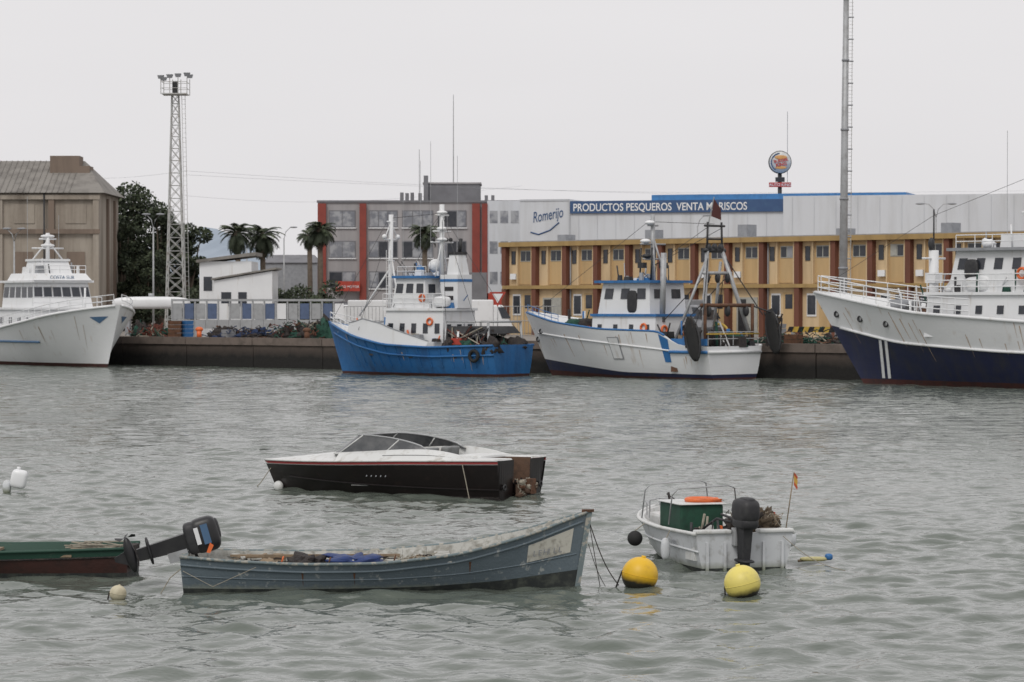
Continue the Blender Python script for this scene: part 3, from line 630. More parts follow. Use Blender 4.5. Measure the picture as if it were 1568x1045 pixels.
rail(o, white, [(x, 1.5, 3.74) for x in (3.7, 4.4, 5.1, 5.8, 6.5, 7.2, 7.9)], .8, .022, 3); rail(o, white, [(x, 1.2, 5.54) for x in (5.1, 5.8, 6.5, 7.1)], .5, .02, 2)
for zz, xx in ((3.3, 4.6), (4.6, 5.3)): o.ring('lifebuoy', orange, (xx, 1.52 if zz < 4 else 1.3, zz-.3), .18, .055, 'y')
otube(o, 'foremast', white, (8.6, 0, 1.3), (8.5, 0, 9.0), .13, 8)
for zz, ww in ((8.6, .5), (7.6, .9), (6.4, .4)): otube(o, 'foremast', white, (8.5, -ww*.7, zz), (8.5, ww*.7, zz), .05)
for ww in (-.6, .6): otube(o, 'foremast', white, (8.5, ww, 7.6), (8.5, 0, 8.6), .03); o.ball('mast_lamps', cleanw, (8.5, ww, 7.75), .14)
otube(o, 'foremast', white, (8.55, 0, 6.0), (10.8, 0, 3.3), .05); otube(o, 'foremast', white, (8.5, 0, 6.8), (7.2, .9, 3.7), .05)
for z in range(8): otube(o, 'foremast', white, (8.3, .3, 3+z*.5), (8.6, .3, 3+z*.5), .02, 4)
otube(o, 'foremast', white, (8.3, .3, 2), (8.3, .3, 7), .025, 4); otube(o, 'foremast', white, (8.6, .3, 2), (8.6, .3, 7), .025, 4)
otube(o, 'mainmast', white, (4.9, 0, 5.4), (4.9, 0, 9.5), .14, 8)
for zz, ww in ((8.9, .6), (8.0, .8), (7.4, 1.0)): otube(o, 'mainmast', white, (4.9, -ww, zz), (4.9, ww, zz), .05); o.ball('radar', cleanw, (4.9, 0, zz+.15), (.3, .3, .12))
for ww in (-.8, .8, -.4): o.ball('mast_lamps', dark, (4.9, ww, 7.55), .12)
otube(o, 'mainmast', white, (4.9, .6, 5.5), (4.9, 0, 7.6), .04); otube(o, 'mainmast', white, (4.9, -.6, 5.5), (4.9, 0, 7.6), .04)
otube(o, 'aerials', steel, (5.3, .5, 6.0), (5.3, .5, 13), .015, 4); otube(o, 'aerials', steel, (6.8, -.5, 5.5), (6.8, -.5, 12), .015, 4); otube(o, 'aerials', steel, (4.2, -.5, 6.8), (4.2, -.5, 12.2), .015, 4); otube(o, 'aerials', steel, (7, .8, 5.5), (7, .8, 9.8), .012, 4)
for a in ((10.8, 0, 3.3), (1, 1.8, 2.4), (1, -1.8, 2.4), (8.5, 0, 8.8), (7.4, 1.3, 3.7), (3.4, 1.6, 3)): otube(o, 'rigging', dark, (4.9, 0, 9), a, .014, 3)
otube(o, 'rigging', dark, (8.5, 0, 9), (12.6, 0, 3.3), .014, 3); otube(o, 'rigging', dark, (8.5, 0, 8.5), (9.5, 1.7, 2.5), .014, 3)
for sd in (-1, 1):
    otube(o, 'stern_gantry', steel, (.5, sd*1.6, 1), (.6, sd*1.5, 3.0), .07); otube(o, 'stern_gantry', steel, (3.4, sd*1.7, 1), (3.4, sd*1.6, 3.0), .06); otube(o, 'stern_gantry', steel, (.6, sd*1.5, 3.0), (3.4, sd*1.6, 3.0), .05)
otube(o, 'stern_gantry', steel, (.6, -1.5, 3.0), (.6, 1.5, 3.0), .07)
o.fr('awning', dark, .7, 3.5, -1.65, 1.65, 2.35, 1.0, 3.4, -1.5, 1.5, 2.75)
for i in range(16): o.ball('nets', [knet, gnet, rnet, knet, knet][i % 5], (R.uniform(.4, 3.5), R.uniform(-1.4, 1.6), 1.6), (.6, .5, .5), 1, 14, 8, .8)
for i in range(24): o.tube('hanging_gear', [knet, rope, dark, rnet][i % 4], [(R.uniform(.5, 3.4), 1.6, R.uniform(2.2, 2.8)), (R.uniform(.5, 3.4), 1.75, R.uniform(1.3, 1.9))], .04, 4)
for zz in (1.35, .9): o.box('crates', red if zz > 1 else white, 2.2, 2.9, 1.2, 1.8, zz+.4, zz+.75)
rail(o, white, Hh.line(.80, .99, lambda t: sh(t), 1, -.1, 6), .55); rail(o, white, Hh.line(.80, .99, lambda t: sh(t), -1, -.1, 6), .55)
o.ball('winch', bluep, (9.4, 0, 2.2), (.5, .6, .35)); o.tube('winch', dark, [(9.4, -.8, 2.3), (9.4, .8, 2.3)], .25, 12)
clutter(o, .4, 3.5, -1.5, 1.7, 1.3, 28, 21, 1.2); clutter(o, 8.0, 10.5, -1.2, 1.2, 1.9, 26, 22, 1.2); clutter(o, 3.8, 5.0, -1.3, 1.4, 3.74, 16, 23, .9, [white, white, greyp, bluep, dark]); clutter(o, 5.2, 7.1, -1, 1, 5.54, 16, 24, .7, [white, white, greyp, dark, bluep])
clutter(o, 3.8, 7.6, 1.55, 1.75, 1.9, 12, 25, .9, [greyp, dark, knet, orange, rope, bluep])
for t in (.1,): tyre(o, Hh, t, 1.15, 1)
rstreaks(o, Hh, 8, 31); o.text('name', 'NUEVO', .26, Hh.pt(.93, 2.35, 1, .02), (math.pi/2, 0, math.pi-.35), cleanw)
for t, zz in ((.2, 1.0), (.45, 1.0), (.7, 1.1)): p = Hh.pt(t, zz, 1, .0); o.box('scuppers', dark, p[0], p[0]+.3, p[1]-.03, p[1]+.03, zz, zz+.1)
o.done()
# --- white trawler
th = rad(45); D = 152.5; o = Obj('white_fishing_boat', (wx(1125, D), D, 0), math.pi-th)
sh = curve([(0, 1.75), (.16, 1.8), (.24, 2.5), (.55, 2.6), (.8, 2.95), (1, 3.5)])
Hh = Hull(12.9, beam(2.45, .9, .45, 2.5), sh, .8, 2.6)
bl = curve([(0, .28), (.5, .32), (1, .9)]); bl2 = curve([(0, .10), (.5, .12), (1, .3)])
Hh.build(o, [(bl2, boot, 3), (bl, navy, 2), (sh, whiteh, 9)], (lambda t: min(sh(t)-.5, 1.5+t*.8), white, deckg, white), .12)
o.tube('rubbing_strake', bluep, Hh.line(0, .2, lambda t: 1.45, 1, .03), .09, 6); o.tube('rubbing_strake', white, [(-.03, y, 1.45) for y in (-2.1, 2.1)], .09, 6)
o.tube('rubbing_strake', white, Hh.line(.2, .96, lambda t: 1.3+t*1.1, 1, .01), .05, 6)
o.tube('cap_rail', bluep, Hh.line(.22, .99, lambda t: sh(t)+.03, 1, -.03), .06, 6); o.tube('cap_rail', white, Hh.line(.0, .99, lambda t: sh(t)+.03, -1, -.03), .08, 6)
V = [Hh.pt(.20, .9, 1, .02), Hh.pt(.235, .9, 1, .02), Hh.pt(.25, 2.4, 1, .02), Hh.pt(.2, 2.1, 1, .02)]; o.add('blue_quarter', bluep, V, [(0, 1, 2, 3)])
o.box('blue_quarter', bluep, .1, 2.6, 2.05, 2.13, 1.8, 2.15)
o.text('registration', '3ª SE-1-008', .40, Hh.pt(.985, 2.55, 1, .05), (math.pi/2, rad(-3), math.pi+.62+.06), dark, .01)
V = [Hh.pt(.52, 1.0, 1, .03), Hh.pt(.46, 1.0, 1, .03), Hh.pt(.46, 2.2, 1, .03), Hh.pt(.52, 2.2, 1, .03)]; o.add('gallows_plate', greyp, V, [(0, 1, 2, 3)])
V = [Hh.pt(.515, 1.05, 1, .05), Hh.pt(.465, 1.05, 1, .05), Hh.pt(.465, 2.15, 1, .05), Hh.pt(.515, 2.15, 1, .05)]; o.add('gallows_plate', white, V, [(0, 1, 2, 3)])
house(o, white, 4.2, 8.9, 1.6, 1.6, 3.3, 4.2, 8.8, 1.55, bluep, [('port', 4, .55, .75, .75)], glass, .1)
Q = house(o, white, 4.7, 8.5, 1.45, 3.44, 5.1, 4.8, 8.2, 1.35, bluep, [('port', 3, .48, .82, .5), ('front', 4, .45, .85, .2), ('back', 2, .5, .8, .5)], glass, .35)
o.ball('door', dark, (6.0, 1.42, 4.1), (.35, .08, .6), .5)
o.ring('lifebuoy', orange, (5.0, 1.62, 2.7), .2, .06, 'y'); o.ring('lifebuoy', orange, (4.15, .9, 2.6), .2, .06, 'x')
otube(o, 'funnel', steel, (4.3, .9, 3.0), (4.2, .9, 6.7), .16, 10)
otube(o, 'mainmast', steel, (5.8, 0, 5.1), (5.8, 0, 8.8), .12, 8); otube(o, 'mainmast', steel, (5.2, .5, 5.1), (5.8, 0, 7.6), .06); otube(o, 'mainmast', steel, (5.2, -.5, 5.1), (5.8, 0, 7.6), .06)
for zz, ww in ((7.2, 1.0), (6.4, .8), (8.2, .4)): otube(o, 'mainmast', steel, (5.8, -ww, zz), (5.8, ww, zz), .05); o.ball('radar', cleanw if zz > 7 else dark, (5.8, ww*.6, zz+.15), (.28, .28, .13))
o.box('searchlights', dark, 5.6, 6, .7, 1.0, 5.9, 6.2); o.box('searchlights', dark, 5.6, 6, -1.0, -.7, 5.9, 6.2); clutter(o, 5, 8, -1, 1.2, 5.24, 18, 41, .7, [white, dark, greyp, bluep, steel])
for x_ in (5.4, 6.2): otube(o, 'mainmast', dark, (x_, .6, 5.2), (x_, .5, 7.0), .05)
for sd in (-1, 1):
    otube(o, 'stern_gantry', steel, (.4, sd*2.1, 1.5), (1.4, sd*.6, 6.8), .11, 8); otube(o, 'stern_gantry', steel, (3.0, sd*1.6, 1.6), (1.5, sd*.6, 6.2), .08, 6)
    otube(o, 'stern_gantry', rust, (.4, sd*1.9, 1.5), (.4, sd*1.9, 4.0), .09, 6); otube(o, 'stern_gantry', dark, (1.4, sd*.6, 6.8), (1.4, sd*.55, 8.3), .06, 6)
otube(o, 'stern_gantry', rust, (.5, -2.1, 3.9), (.5, 2.1, 3.9), .1, 8); otube(o, 'stern_gantry', steel, (1.2, -1.1, 5.6), (1.2, 1.1, 5.6), .09, 8); otube(o, 'stern_gantry', dark, (1.4, -.8, 6.8), (1.4, .8, 6.8), .12, 8); otube(o, 'stern_gantry', dark, (1.4, -.8, 8.1), (1.4, .8, 8.1), .06, 8)
otube(o, 'stern_gantry', dark, (1.4, -.6, 7.4), (1.4, .6, 7.4), .05, 8)
for sd in (-1, 0, 1): o.ball('warp_blocks', dark, (1.2, sd*.8, 5.35), (.16, .12, .28)); o.ball('warp_blocks', dark, (.5, sd*1.5, 3.6), (.18, .14, .3)); o.ball('warp_blocks', dark, (1.4, sd*.5, 6.95), (.18, .14, .22))
for sd in (-1, 1): otube(o, 'rigging', dark, (1.4, sd*.5, 6.8), (.1, sd*2.4, 3.4), .03, 4); otube(o, 'rigging', dark, (1.2, sd*.9, 5.5), (4.3, sd*.9, 3), .025, 4); otube(o, 'rigging', dark, (1.2, sd*.5, 5.5), (2.1, sd*.9, 2.5), .025, 4); otube(o, 'rigging', dark, (1.4, sd*.6, 8), (5.8, 0, 6), .015, 4)
otube(o, 'rigging', dark, (1.4, 0, 8.2), (5.8, 0, 8.4), .015, 3); otube(o, 'rigging', dark, (5.8, 0, 8.6), (14.6, 0, 3.6), .015, 3)
otube(o, 'flagstaff', steel, (1.4, .5, 8.2), (1.0, .5, 9.6), .03, 5)
fl = mk('dark_red_flag', (.14, .05, .05)); o.add('flag', fl, [(1.0, .5, 9.5), (1.05, -.1, 9.0), (1.2, -.3, 8.4), (1.25, .45, 8.6)], [(0, 1, 2, 3)])
for (c, s) in (((.5, 2.75, 2.15), 1.15), ((-.45, -2.6, 2.5), 1.2)):
    o.M = Matrix.Translation(c) @ Matrix.Rotation(rad(12), 4, 'Y'); o.ball('otter_boards', rubber, (0, 0, 0), (.38, .12, s), .75, 18, 12, .15); o.ring('otter_boards', dark, (0, 0, 0), .46, .06, 'y', sc=2.3); o.M = Matrix.Identity(4)
    otube(o, 'rigging', dark, (c[0], c[1], c[2]+1), (.5, math.copysign(1.9, c[1]), 3.9), .04, 4)
    for q in range(10): o.tube('hanging_net', knet, [(c[0]+R.uniform(-.6, .7), c[1]+R.uniform(-.2, .1), c[2]+R.uniform(.4, 1.2)), (c[0]+R.uniform(-.5, .5), c[1], c[2]-R.uniform(.2, .9))], .05, 5)
o.tube('net_drum', dark, [(2.1, -1.2, 2.3), (2.1, 1.2, 2.3)], .45, 16)
for y in (-1.25, 1.25): o.ring('net_drum', yell if y < 0 else dark, (2.1, y, 2.3), .6, .07, 'y')
for i in range(10): o.ball('nets', [knet, gnet, knet][i % 3], (R.uniform(.6, 3.8), R.uniform(-1.7, 1.9), 2.0), (.6, .5, .45), 1, 14, 8, .8)
for i in range(6): o.ball('deck_gear', [gnet, knet, gnet][i % 3], (R.uniform(9.2, 11), R.uniform(-1, 1.4), 2.8), (.5, .4, .35), .8, 14, 8, .4)
clutter(o, .3, 3.8, -1.9, 2.0, 1.7, 40, 42, 1.4); clutter(o, 9.2, 11.5, -1, 1.3, 2.4, 24, 43, 1.1)
o.tube('stern_rail', yell, [(.1, -2.1, 2.4), (.1, 2.1, 2.4)], .04, 6); rail(o, steel, [(.1, y, 1.8) for y in (-2, -1, 0, 1, 2)], .7, .025)
rail(o, bluep, Hh.line(.78, .99, lambda t: sh(t), 1, -.1, 5), .45)
p = Hh.pt(.19, .55, 1, .01); o.box('rust_patch', rust, p[0]-.2, p[0]+.25, p[1]-.04, p[1]+.02, .4, .72)
for t in (.985, .93): o.ring('hawse', dark, Hh.pt(t, 2.0 if t > .95 else 2.45, 1, .02), .12, .04, 'y')
rstreaks(o, Hh, 14, 32)
o.done()
# --- navy/white trawler right
th = rad(45); Ls = 19.0; sx, sy_ = wx(1340, 144.5), 144.5
o = Obj('navy_and_white_trawler', (sx+Ls*math.cos(th), sy_-Ls*math.sin(th), 0), math.pi-th)
sh = curve([(0, 2.9), (.4, 3.15), (.7, 3.55), (1, 4.6)])
Hh = Hull(Ls, beam(3.1, .85, .5, 2.4), sh, 1.0, 4.0, p1=1.15)
nl = curve([(0, 1.5), (.5, 1.75), (.8, 2.1), (1, 2.9)])
Hh.build(o, [(lambda t: .25, boot, 3), (nl, navy, 6), (sh, whiteh, 7)], (lambda t: sh(t)-.8, white, deckg, white), .14, ns=60)
o.tube('rubbing_strake', white, Hh.line(0, .97, nl, 1, .03), .07, 6); o.tube('cap_rail', white, Hh.line(0, .99, sh, 1, 0), .09, 6); o.tube('cap_rail', white, Hh.line(0, .99, sh, -1, 0), .09, 6)
for t0 in (.925, .905):
    P = [Hh.pt(t0-.035*z, z, 1, .03) for z in (.3, .9, 1.5, 2.2)]+[Hh.pt(t0+.010-.035*z, z, 1, .03) for z in (.3, .9, 1.5, 2.2)]
    o.add('bow_stripes', cleanw, P, [(0, 1, 5, 4), (1, 2, 6, 5), (2, 3, 7, 6)], True)
for t in (.955, .88, .8): o.ring('hawse', dark, Hh.pt(t, 3.0+(t-.8)*3, 1, .03), .13, .05, 'y')
rail(o, white, Hh.line(.55, .985, sh, 1, -.1, 12), .85, .028, 3); rail(o, white, Hh.line(.55, .985, sh, -1, -.1, 12), .85, .028, 3)
house(o, white, 3, 14.2, 2.4, 2.4, 4.4, 3, 14.0, 2.35, white, [('port', 9, .55, .75, .7)], glass, .15)
Q = house(o, white, 6.5, 13.0, 2.1, 4.54, 6.5, 6.5, 12.6, 1.95, greyp, [('port', 6, .55, .82, .55), ('front', 5, .52, .85, .25)], glass, .35)
rail(o, white, [(x, 2.4, 4.5) for x in (6, 7, 8, 9, 10, 11, 12, 13.2, 14)], .9, .028, 3); rail(o, white, [(x, 2.0, 6.65) for x in (6.5, 7.5, 8.5, 9.5, 10.5, 11.5, 12.6)], .6, .024, 2)
o.box('upper_deck', white, 8, 10.5, -1.3, 1.3, 6.64, 7.3); o.tube('mast', white, [(9.5, 0, 7.3), (9.5, 0, 10.3)], .12, 8)
for zz, ww in ((8.3, 1.0), (9.3, .6)): otube(o, 'mast', white, (9.5, -ww, zz), (9.5, ww, zz), .06); o.ball('radar', cleanw, (9.5, 0, zz+.18), (.5, .16, .12))
otube(o, 'aerials', steel, (10.5, .8, 7.2), (10.5, .8, 12.2), .015, 4); otube(o, 'aerials', steel, (8.5, -.8, 7.2), (8.5, -.8, 13), .015, 4)
o.tube('foremast', white, [(15.4, 0, 3), (15.4, 0, 6.6)], .24, 12); o.box('foremast', white, 15.1, 15.7, -.3, .3, 5.0, 5.5); otube(o, 'foremast', white, (15.4, -.9, 6.2), (15.4, .9, 6.2), .06); o.ball('mast_lamps', dark, (15.4, .2, 6.9), (.16, .16, .32)); otube(o, 'foremast', dark, (15.4, 0, 6.6), (15.4, 0, 8.6), .04)
otube(o, 'derrick', white, (15.2, 0, 4.0), (12.9, .3, 6.6), .08)
otube(o, 'rigging', dark, (15.4, 0, 8.3), (9.5, 0, 10.1), .012, 3); otube(o, 'rigging', dark, (15.4, 0, 8.3), (22.4, 0, 4.8), .012, 3)
for i, x in enumerate((6.8, 8.6)): o.ring('lifebuoy', orange, (x, 2.3, 5.4), .24, .07, 'y')
o.ball('life_raft', cleanw, (11.3, 1.9, 4.95), (.7, .4, .38), .6)
o.ball('boat_davit_gear', dark, (11.6, 2.12, 5.6), (.4, .12, .5), .6)
o.tube('mast_aft', rust, [(6.9, .8, 6.6), (6.9, .8, 8.4)], .2, 10)
o.tube('windlass', greyp, [(17.2, -1, 3.9), (17.2, 1, 3.9)], .3, 12)
clutter(o, 14.3, 17.5, -1.6, 1.6, 3.0, 26, 51, 1.4, [white, greyp, dark, gnet, white, rust]); clutter(o, 7, 12.3, -1.6, 1.8, 6.64, 22, 52, 1.0, [white, white, greyp, dark, white]); clutter(o, 7, 13.8, 2.0, 2.3, 4.54, 14, 53, 1.0, [white, greyp, dark, gnet])
rstreaks(o, Hh, 16, 33, t0=.4, t1=.97)
o.done()
# --- white vessel left, bow toward the viewer
ph_ = rad(58); Ls = 18.0; sx, sy_ = wx(160, 182), 182
o = Obj('white_fishing_vessel', (sx-Ls*math.cos(ph_), sy_+Ls*math.sin(ph_), 0), -ph_)
sh = curve([(0, 2.2), (.45, 2.35), (.7, 2.9), (1, 3.9)])
Hh = Hull(Ls, beam(3.4, .88, .6, 3.0), sh, .9, 2.4, p1=1.05)
Hh.build(o, [(lambda t: .22, boot, 3), (sh, whiteh, 10)], (lambda t: sh(t)-.7, white, deckg, white), .14, ns=60)
stb = mk('hull_stripe_blue', (.08, .16, .28))
for sd in (-1, 1):
    o.tube('cap_rail', cleanw, Hh.line(0, .99, sh, sd, 0), .09, 6); o.tube('rubbing_strake', stb, Hh.line(0, .72, lambda t: 1.55, sd, .02), .08, 6)
    p = Hh.pt(.935, 3.15, sd, .03); q = Hh.pt(.98, 3.2, sd, .03); q2 = Hh.pt(.96, 2.75, sd, .03); o.add('hawse_mark', stb, [p, q, q2], [(0, 1, 2)])
rail(o, white, Hh.line(.5, .985, sh, -1, -.1, 14), .7, .025, 2); rail(o, white, Hh.line(.5, .985, sh, 1, -.1, 14), .7, .025, 2)
house(o, white, 2, 12.4, 2.5, 1.6, 3.6, 2, 12.2, 2.4, white, [('stbd', 7, .55, .75, .7)], glass, .15)
house(o, white, 6.2, 11.6, 2.05, 3.74, 5.35, 6.3, 11.1, 1.9, white, [('front', 6, .42, .8, .22), ('stbd', 5, .42, .8, .3)], glass, .3, trim=greyp)
o.fr('brow', white, 7, 11.5, -2.0, 2.0, 5.495, 7.2, 11.0, -1.8, 1.8, 5.95)
house(o, white, 8, 10.2, 1.2, 5.95, 6.75, 8.1, 9.9, 1.05, white, [], glass, .1)
o.text('wheelhouse_name', 'COSTA SUR', .32, (11.38, -.85, 5.58), (math.pi/2, 0, math.pi/2), stb)
o.tube('mast', white, [(9, 0, 6.8), (9, 0, 8.6)], .14, 8)
for zz, ww in ((7.6, 1.1), (8.2, .6)): otube(o, 'mast', white, (9, -ww, zz), (9, ww, zz), .06); o.ball('radar', cleanw, (9, 0, zz+.18), (.16, .5, .12))
for a in (-1, 1): otube(o, 'mast', white, (9, a*1.1, 6.8), (9, 0, 8.1), .05)
rail(o, white, [(11, y, 5.95) for y in (-1.8, -1, 0, 1, 1.8)], .5, .022, 2); rail(o, white, [(12.2, y, 3.7) for y in (-2.4, -1.2, 0, 1.2, 2.4)], .7, .024, 2)
otube(o, 'aerials', steel, (8, -1, 6.5), (8, -1, 11), .015, 4); otube(o, 'aerials', steel, (8, 1.2, 6.5), (8, 1.2, 9.8), .015, 4)
o.tube('windlass', greyp, [(14.6, -1, 2.9), (14.6, 1, 2.9)], .3, 12); otube(o, 'foremast', white, (15, 0, 2.6), (15, 0, 5), .07)
clutter(o, 12.6, 15.5, -1.6, 1.6, 2.4, 22, 61, 1.2, [white, white, greyp, dark, gnet]); clutter(o, 8, 10.8, -1.6, 1.6, 5.95, 16, 62, .9, [white, white, greyp, dark, white])
rstreaks(o, Hh, 8, 34, -1, .5, .97)
o.done()
# ---------------------------------------------------------------- outboard
def outboard(o, loc, tilt, s, cowl, leg, band=None, yaw=0):
    o.M = Matrix.Translation(loc) @ Matrix.Rotation(yaw, 4, 'Z') @ Matrix.Rotation(tilt, 4, 'Y') @ Matrix.Scale(s, 4)
    o.ball('outboard_cowling', cowl, (-.2, 0, .36), (.25, .17, .2), .55, 28, 16); o.ball('outboard_cowling', dark, (-.2, 0, .17), (.23, .155, .1), .5, 24, 12); o.ball('outboard_cowling', dark, (-.24, 0, .53), (.15, .1, .05), .6)
    if band:
        o.box('cowling_stripes', band, -.36, -.08, -.176, .176, .32, .42); o.box('cowling_stripes', cleanw, -.34, -.1, -.174, .174, .22, .28)
    o.fr('outboard_leg', leg, -.27, -.1, -.055, .055, -.62, -.3, -.06, -.09, .09, .15)
    o.ball('outboard_leg', leg, (-.2, 0, -.45), (.2, .12, .025), .6); o.ball('gearcase', leg, (-.22, 0, -.72), (.26, .07, .075), 1)
    o.fr('skeg', leg, -.24, -.18, -.008, .008, -.95, -.3, -.06, -.015, .015, -.74)
    for kx in range(3):
        a = kx*2.09; c, s2 = math.cos(a), math.sin(a)
        o.add('propeller', dark, [(-.47, .03*c, -.72+.03*s2), (-.51, .14*c-.05*s2, -.72+.14*s2+.05*c), (-.49, .17*c, -.72+.17*s2), (-.45, .13*c+.05*s2, -.72+.13*s2-.05*c)], [(0, 1, 2, 3)])
    o.box('clamp_bracket', steel, -.09, .05, -.11, .11, -.22, .06); o.tube('tiller', dark, [(-.05, 0, .14), (.25, .03, .2), (.5, .04, .22)], .022, 8)
    o.M = Matrix.Identity(4)
# ---------------------------------------------------------------- grey wooden skiff
gb = mk('peeling_grey_blue', (.125, .16, .185), (.34, .36, .35), 9, .75, lo=.59, hi=.67, c3=(.085, .115, .135), bump=.006, zd=(.13, .22, (.24, .26, .22), .2))
gbd = mk('boot_topping_dark', (.03, .035, .035), (.10, .11, .09), 7, .8); gbi = mk('peeling_white_inside', (.46, .46, .43), (.22, .21, .18), 7, .85, lo=.45, hi=.62, bump=.01)
gun = mk('gunwale_worn', (.16, .20, .21), (.38, .36, .31), 12, .8, lo=.5, hi=.58)
D = 40.75; o = Obj('grey_wooden_rowboat', (wx(285, D), D, 0), rad(3), rx=rad(1.5))
sh = curve([(0, .50), (.12, .455), (.3, .42), (.5, .43), (.7, .54), (.86, .76), (1, 1.06)])
Hh = Hull(5.45, beam(.84, .62, .42, 2.3), sh, .3, .22, p0=.28, p1=.8, rp=6, tr=.06)
wl2 = curve([(0, .05), (.6, .07), (.8, .12), (1, .24)])
Hh.build(o, [(wl2, gbd, 3), (sh, gb, 8)], (lambda t: .1+.25*max(0, t-.75), gbi, gbi, gun), .05, ns=50)
for sd in (1, -1):
    o.tube('gunwale', gun, Hh.line(0, 1, lambda t: sh(t), sd, .005, 50), .024, 6); o.tube('strake', gb, Hh.line(0, .99, lambda t: sh(t)-.115, sd, .004, 50), .018, 6); o.tube('strake', gb, Hh.line(0, .985, lambda t: sh(t)*.45, sd, .002, 50), .009, 5)
for i in range(14):
    t = .06+i*.062
    for sd in (1, -1): o.tube('ribs', gbi, [Hh.pt(t, z*sh(t), sd, -.055) for z in (.3, .6, .97)], .016, 5)
for x, wv_ in ((1.25, .24), (2.55, .26), (3.6, .22)):
    t = x/5.45; b_ = Hh.B(t)*.93; o.box('thwarts', wood if x < 2 else gbi, x-wv_/2, x+wv_/2, -b_, b_, sh(t)-.11, sh(t)-.075)
o.box('stern_sheet', gbi, .05, .5, -.5, .5, .3, .33)
o.add('foredeck', gbi, [Hh.pt(t, sh(t)-.06, s_, -.05) for t in (.88, .94, .985) for s_ in (1, -1)], [(0, 1, 3, 2), (2, 3, 5, 4)])
bt = mk('blue_tarpaulin', (.02, .045, .17), (.01, .025, .09), 8, .6)
o.ball('blue_tarp', bt, (2.35, -.1, .37), (.36, .35, .085), .8, 30, 14, 1.0); o.ball('canvas_bundle', knet, (1.7, -.2, .36), (.24, .3, .1), .8, 24, 12, .9)
for i in range(26):
    x = R.uniform(.5, 3.4); y = R.uniform(-.4, .5); P = []
    for j in range(8): P.append((x, y, sh(x/5.45)-.06+R.uniform(-.05, .03))); x += R.uniform(-.12, .16); y += R.uniform(-.1, .1)
    o.tube('ropes', [rope, wood, knet][i % 3], P, .008, 5)
for i in range(12): x = R.uniform(.4, 3.3); o.ball('odds_and_ends', R.choice([wood, gbi, knet, rope, rust]), (x, R.uniform(-.4, .5), sh(x/5.45)-.05), (R.uniform(.03, .12), .07, R.uniform(.02, .06)), .7, 12, 8, .8)
for x in (1.35, 2.0, 2.9): o.tube('thole_pins', orange if x < 1.5 else rust, [(x, -Hh.B(x/5.45)+.02, sh(x/5.45)), (x+.03, -Hh.B(x/5.45)+.02, sh(x/5.45)+.10)], .012, 6)
for z, a in ((.41, 0), (.38, 1)): o.box('oars', wood, .6+a*.1, 3.0, .25+a*.1, .29+a*.1, z, z+.03)
P = [Hh.pt(1, z, 1) for z in (-.15, .1, .35, .6, .85, 1.05)]; V = []
for p in P: V += [(p[0]-.03, -.026, p[2]), (p[0]+.045, -.02, p[2]), (p[0]+.045, .02, p[2]), (p[0]-.03, .026, p[2])]
F = [(4*i+k, 4*i+(k+1) % 4, 4*i+4+(k+1) % 4, 4*i+4+k) for i in range(5) for k in range(4)]+[(20, 21, 22, 23)]
o.add('stem_post', gun, V, F); p = P[-1]; o.box('stem_cap', rust, p[0]-.10, p[0]+.07, -.04, .04, 1.055, 1.09)
nbp = mk('number_board_paint', (.56, .55, .49), (.3, .28, .24), 9, .8, lo=.5, hi=.65)
n = 6; P = []
for i in range(n+1):
    t = .865+.105*i/n; lo_ = .34+.12*(i/n); P += [Hh.pt(t, lo_+.03, -1, .006), Hh.pt(t, sh(t)-.16-.0*i, -1, .006)]
o.add('number_board', nbp, P, [(2*i, 2*i+2, 2*i+3, 2*i+1) for i in range(n)], True)
for i, ch in enumerate('LEHILL'):
    t = .878+i*.0125; p = Hh.pt(t, .47, -1, .03); q = Hh.pt(t+.015, .47, -1, .03)
    o.text('number', ch, .12, (p[0], p[1], .46+.008*i), (math.pi/2+.25, 0, math.atan2(q[1]-p[1], q[0]-p[0])), greyp, .003)
for t, z in ((.3, .3), (.43, .3), (.72, .42)):
    V = [Hh.pt(t, z, -1, .004), Hh.pt(t+.006, z, -1, .004), Hh.pt(t+.004, z-.2, -1, .004)]; o.add('rust_stains', rust, V, [(0, 1, 2)])
outboard(o, (-.03, .05, .46), rad(74), 1.0, black, black, stb, yaw=rad(4))
o.add('cowling_decal', orange, [(.29, -.155, .52), (.34, -.155, .51), (.39, -.155, .62), (.34, -.155, .66)], [(0, 1, 2, 3)])
o.tube('stern_line', rope, [(.1, -.5, .45), (-.2, -.45, .2), (-.35, -.45, -.05)], .008, 5)
o.tube('lashing', rope, [(-.02, -.5, .3), (.4, -.66, .1), (1.0, -.78, .38)], .005, 4)
sag = lambda a, c, s_, n=12: [tuple(Vector(a).lerp(Vector(c), i/n)+Vector((0, 0, -s_*math.sin(math.pi*i/n)))) for i in range(n+1)]
o.tube('bow_line', knet, sag((5.66, 0, .95), (6.1, .05, .0), .12), .008, 5); o.tube('bow_line', knet, sag((5.66, 0, .98), (5.83, -.1, -.05), .02), .006, 5); o.tube('bow_line', knet, sag((5.66, -.02, .6), (5.9, -.05, .0), .06), .005, 5)
o.done({'thwarts': .006})
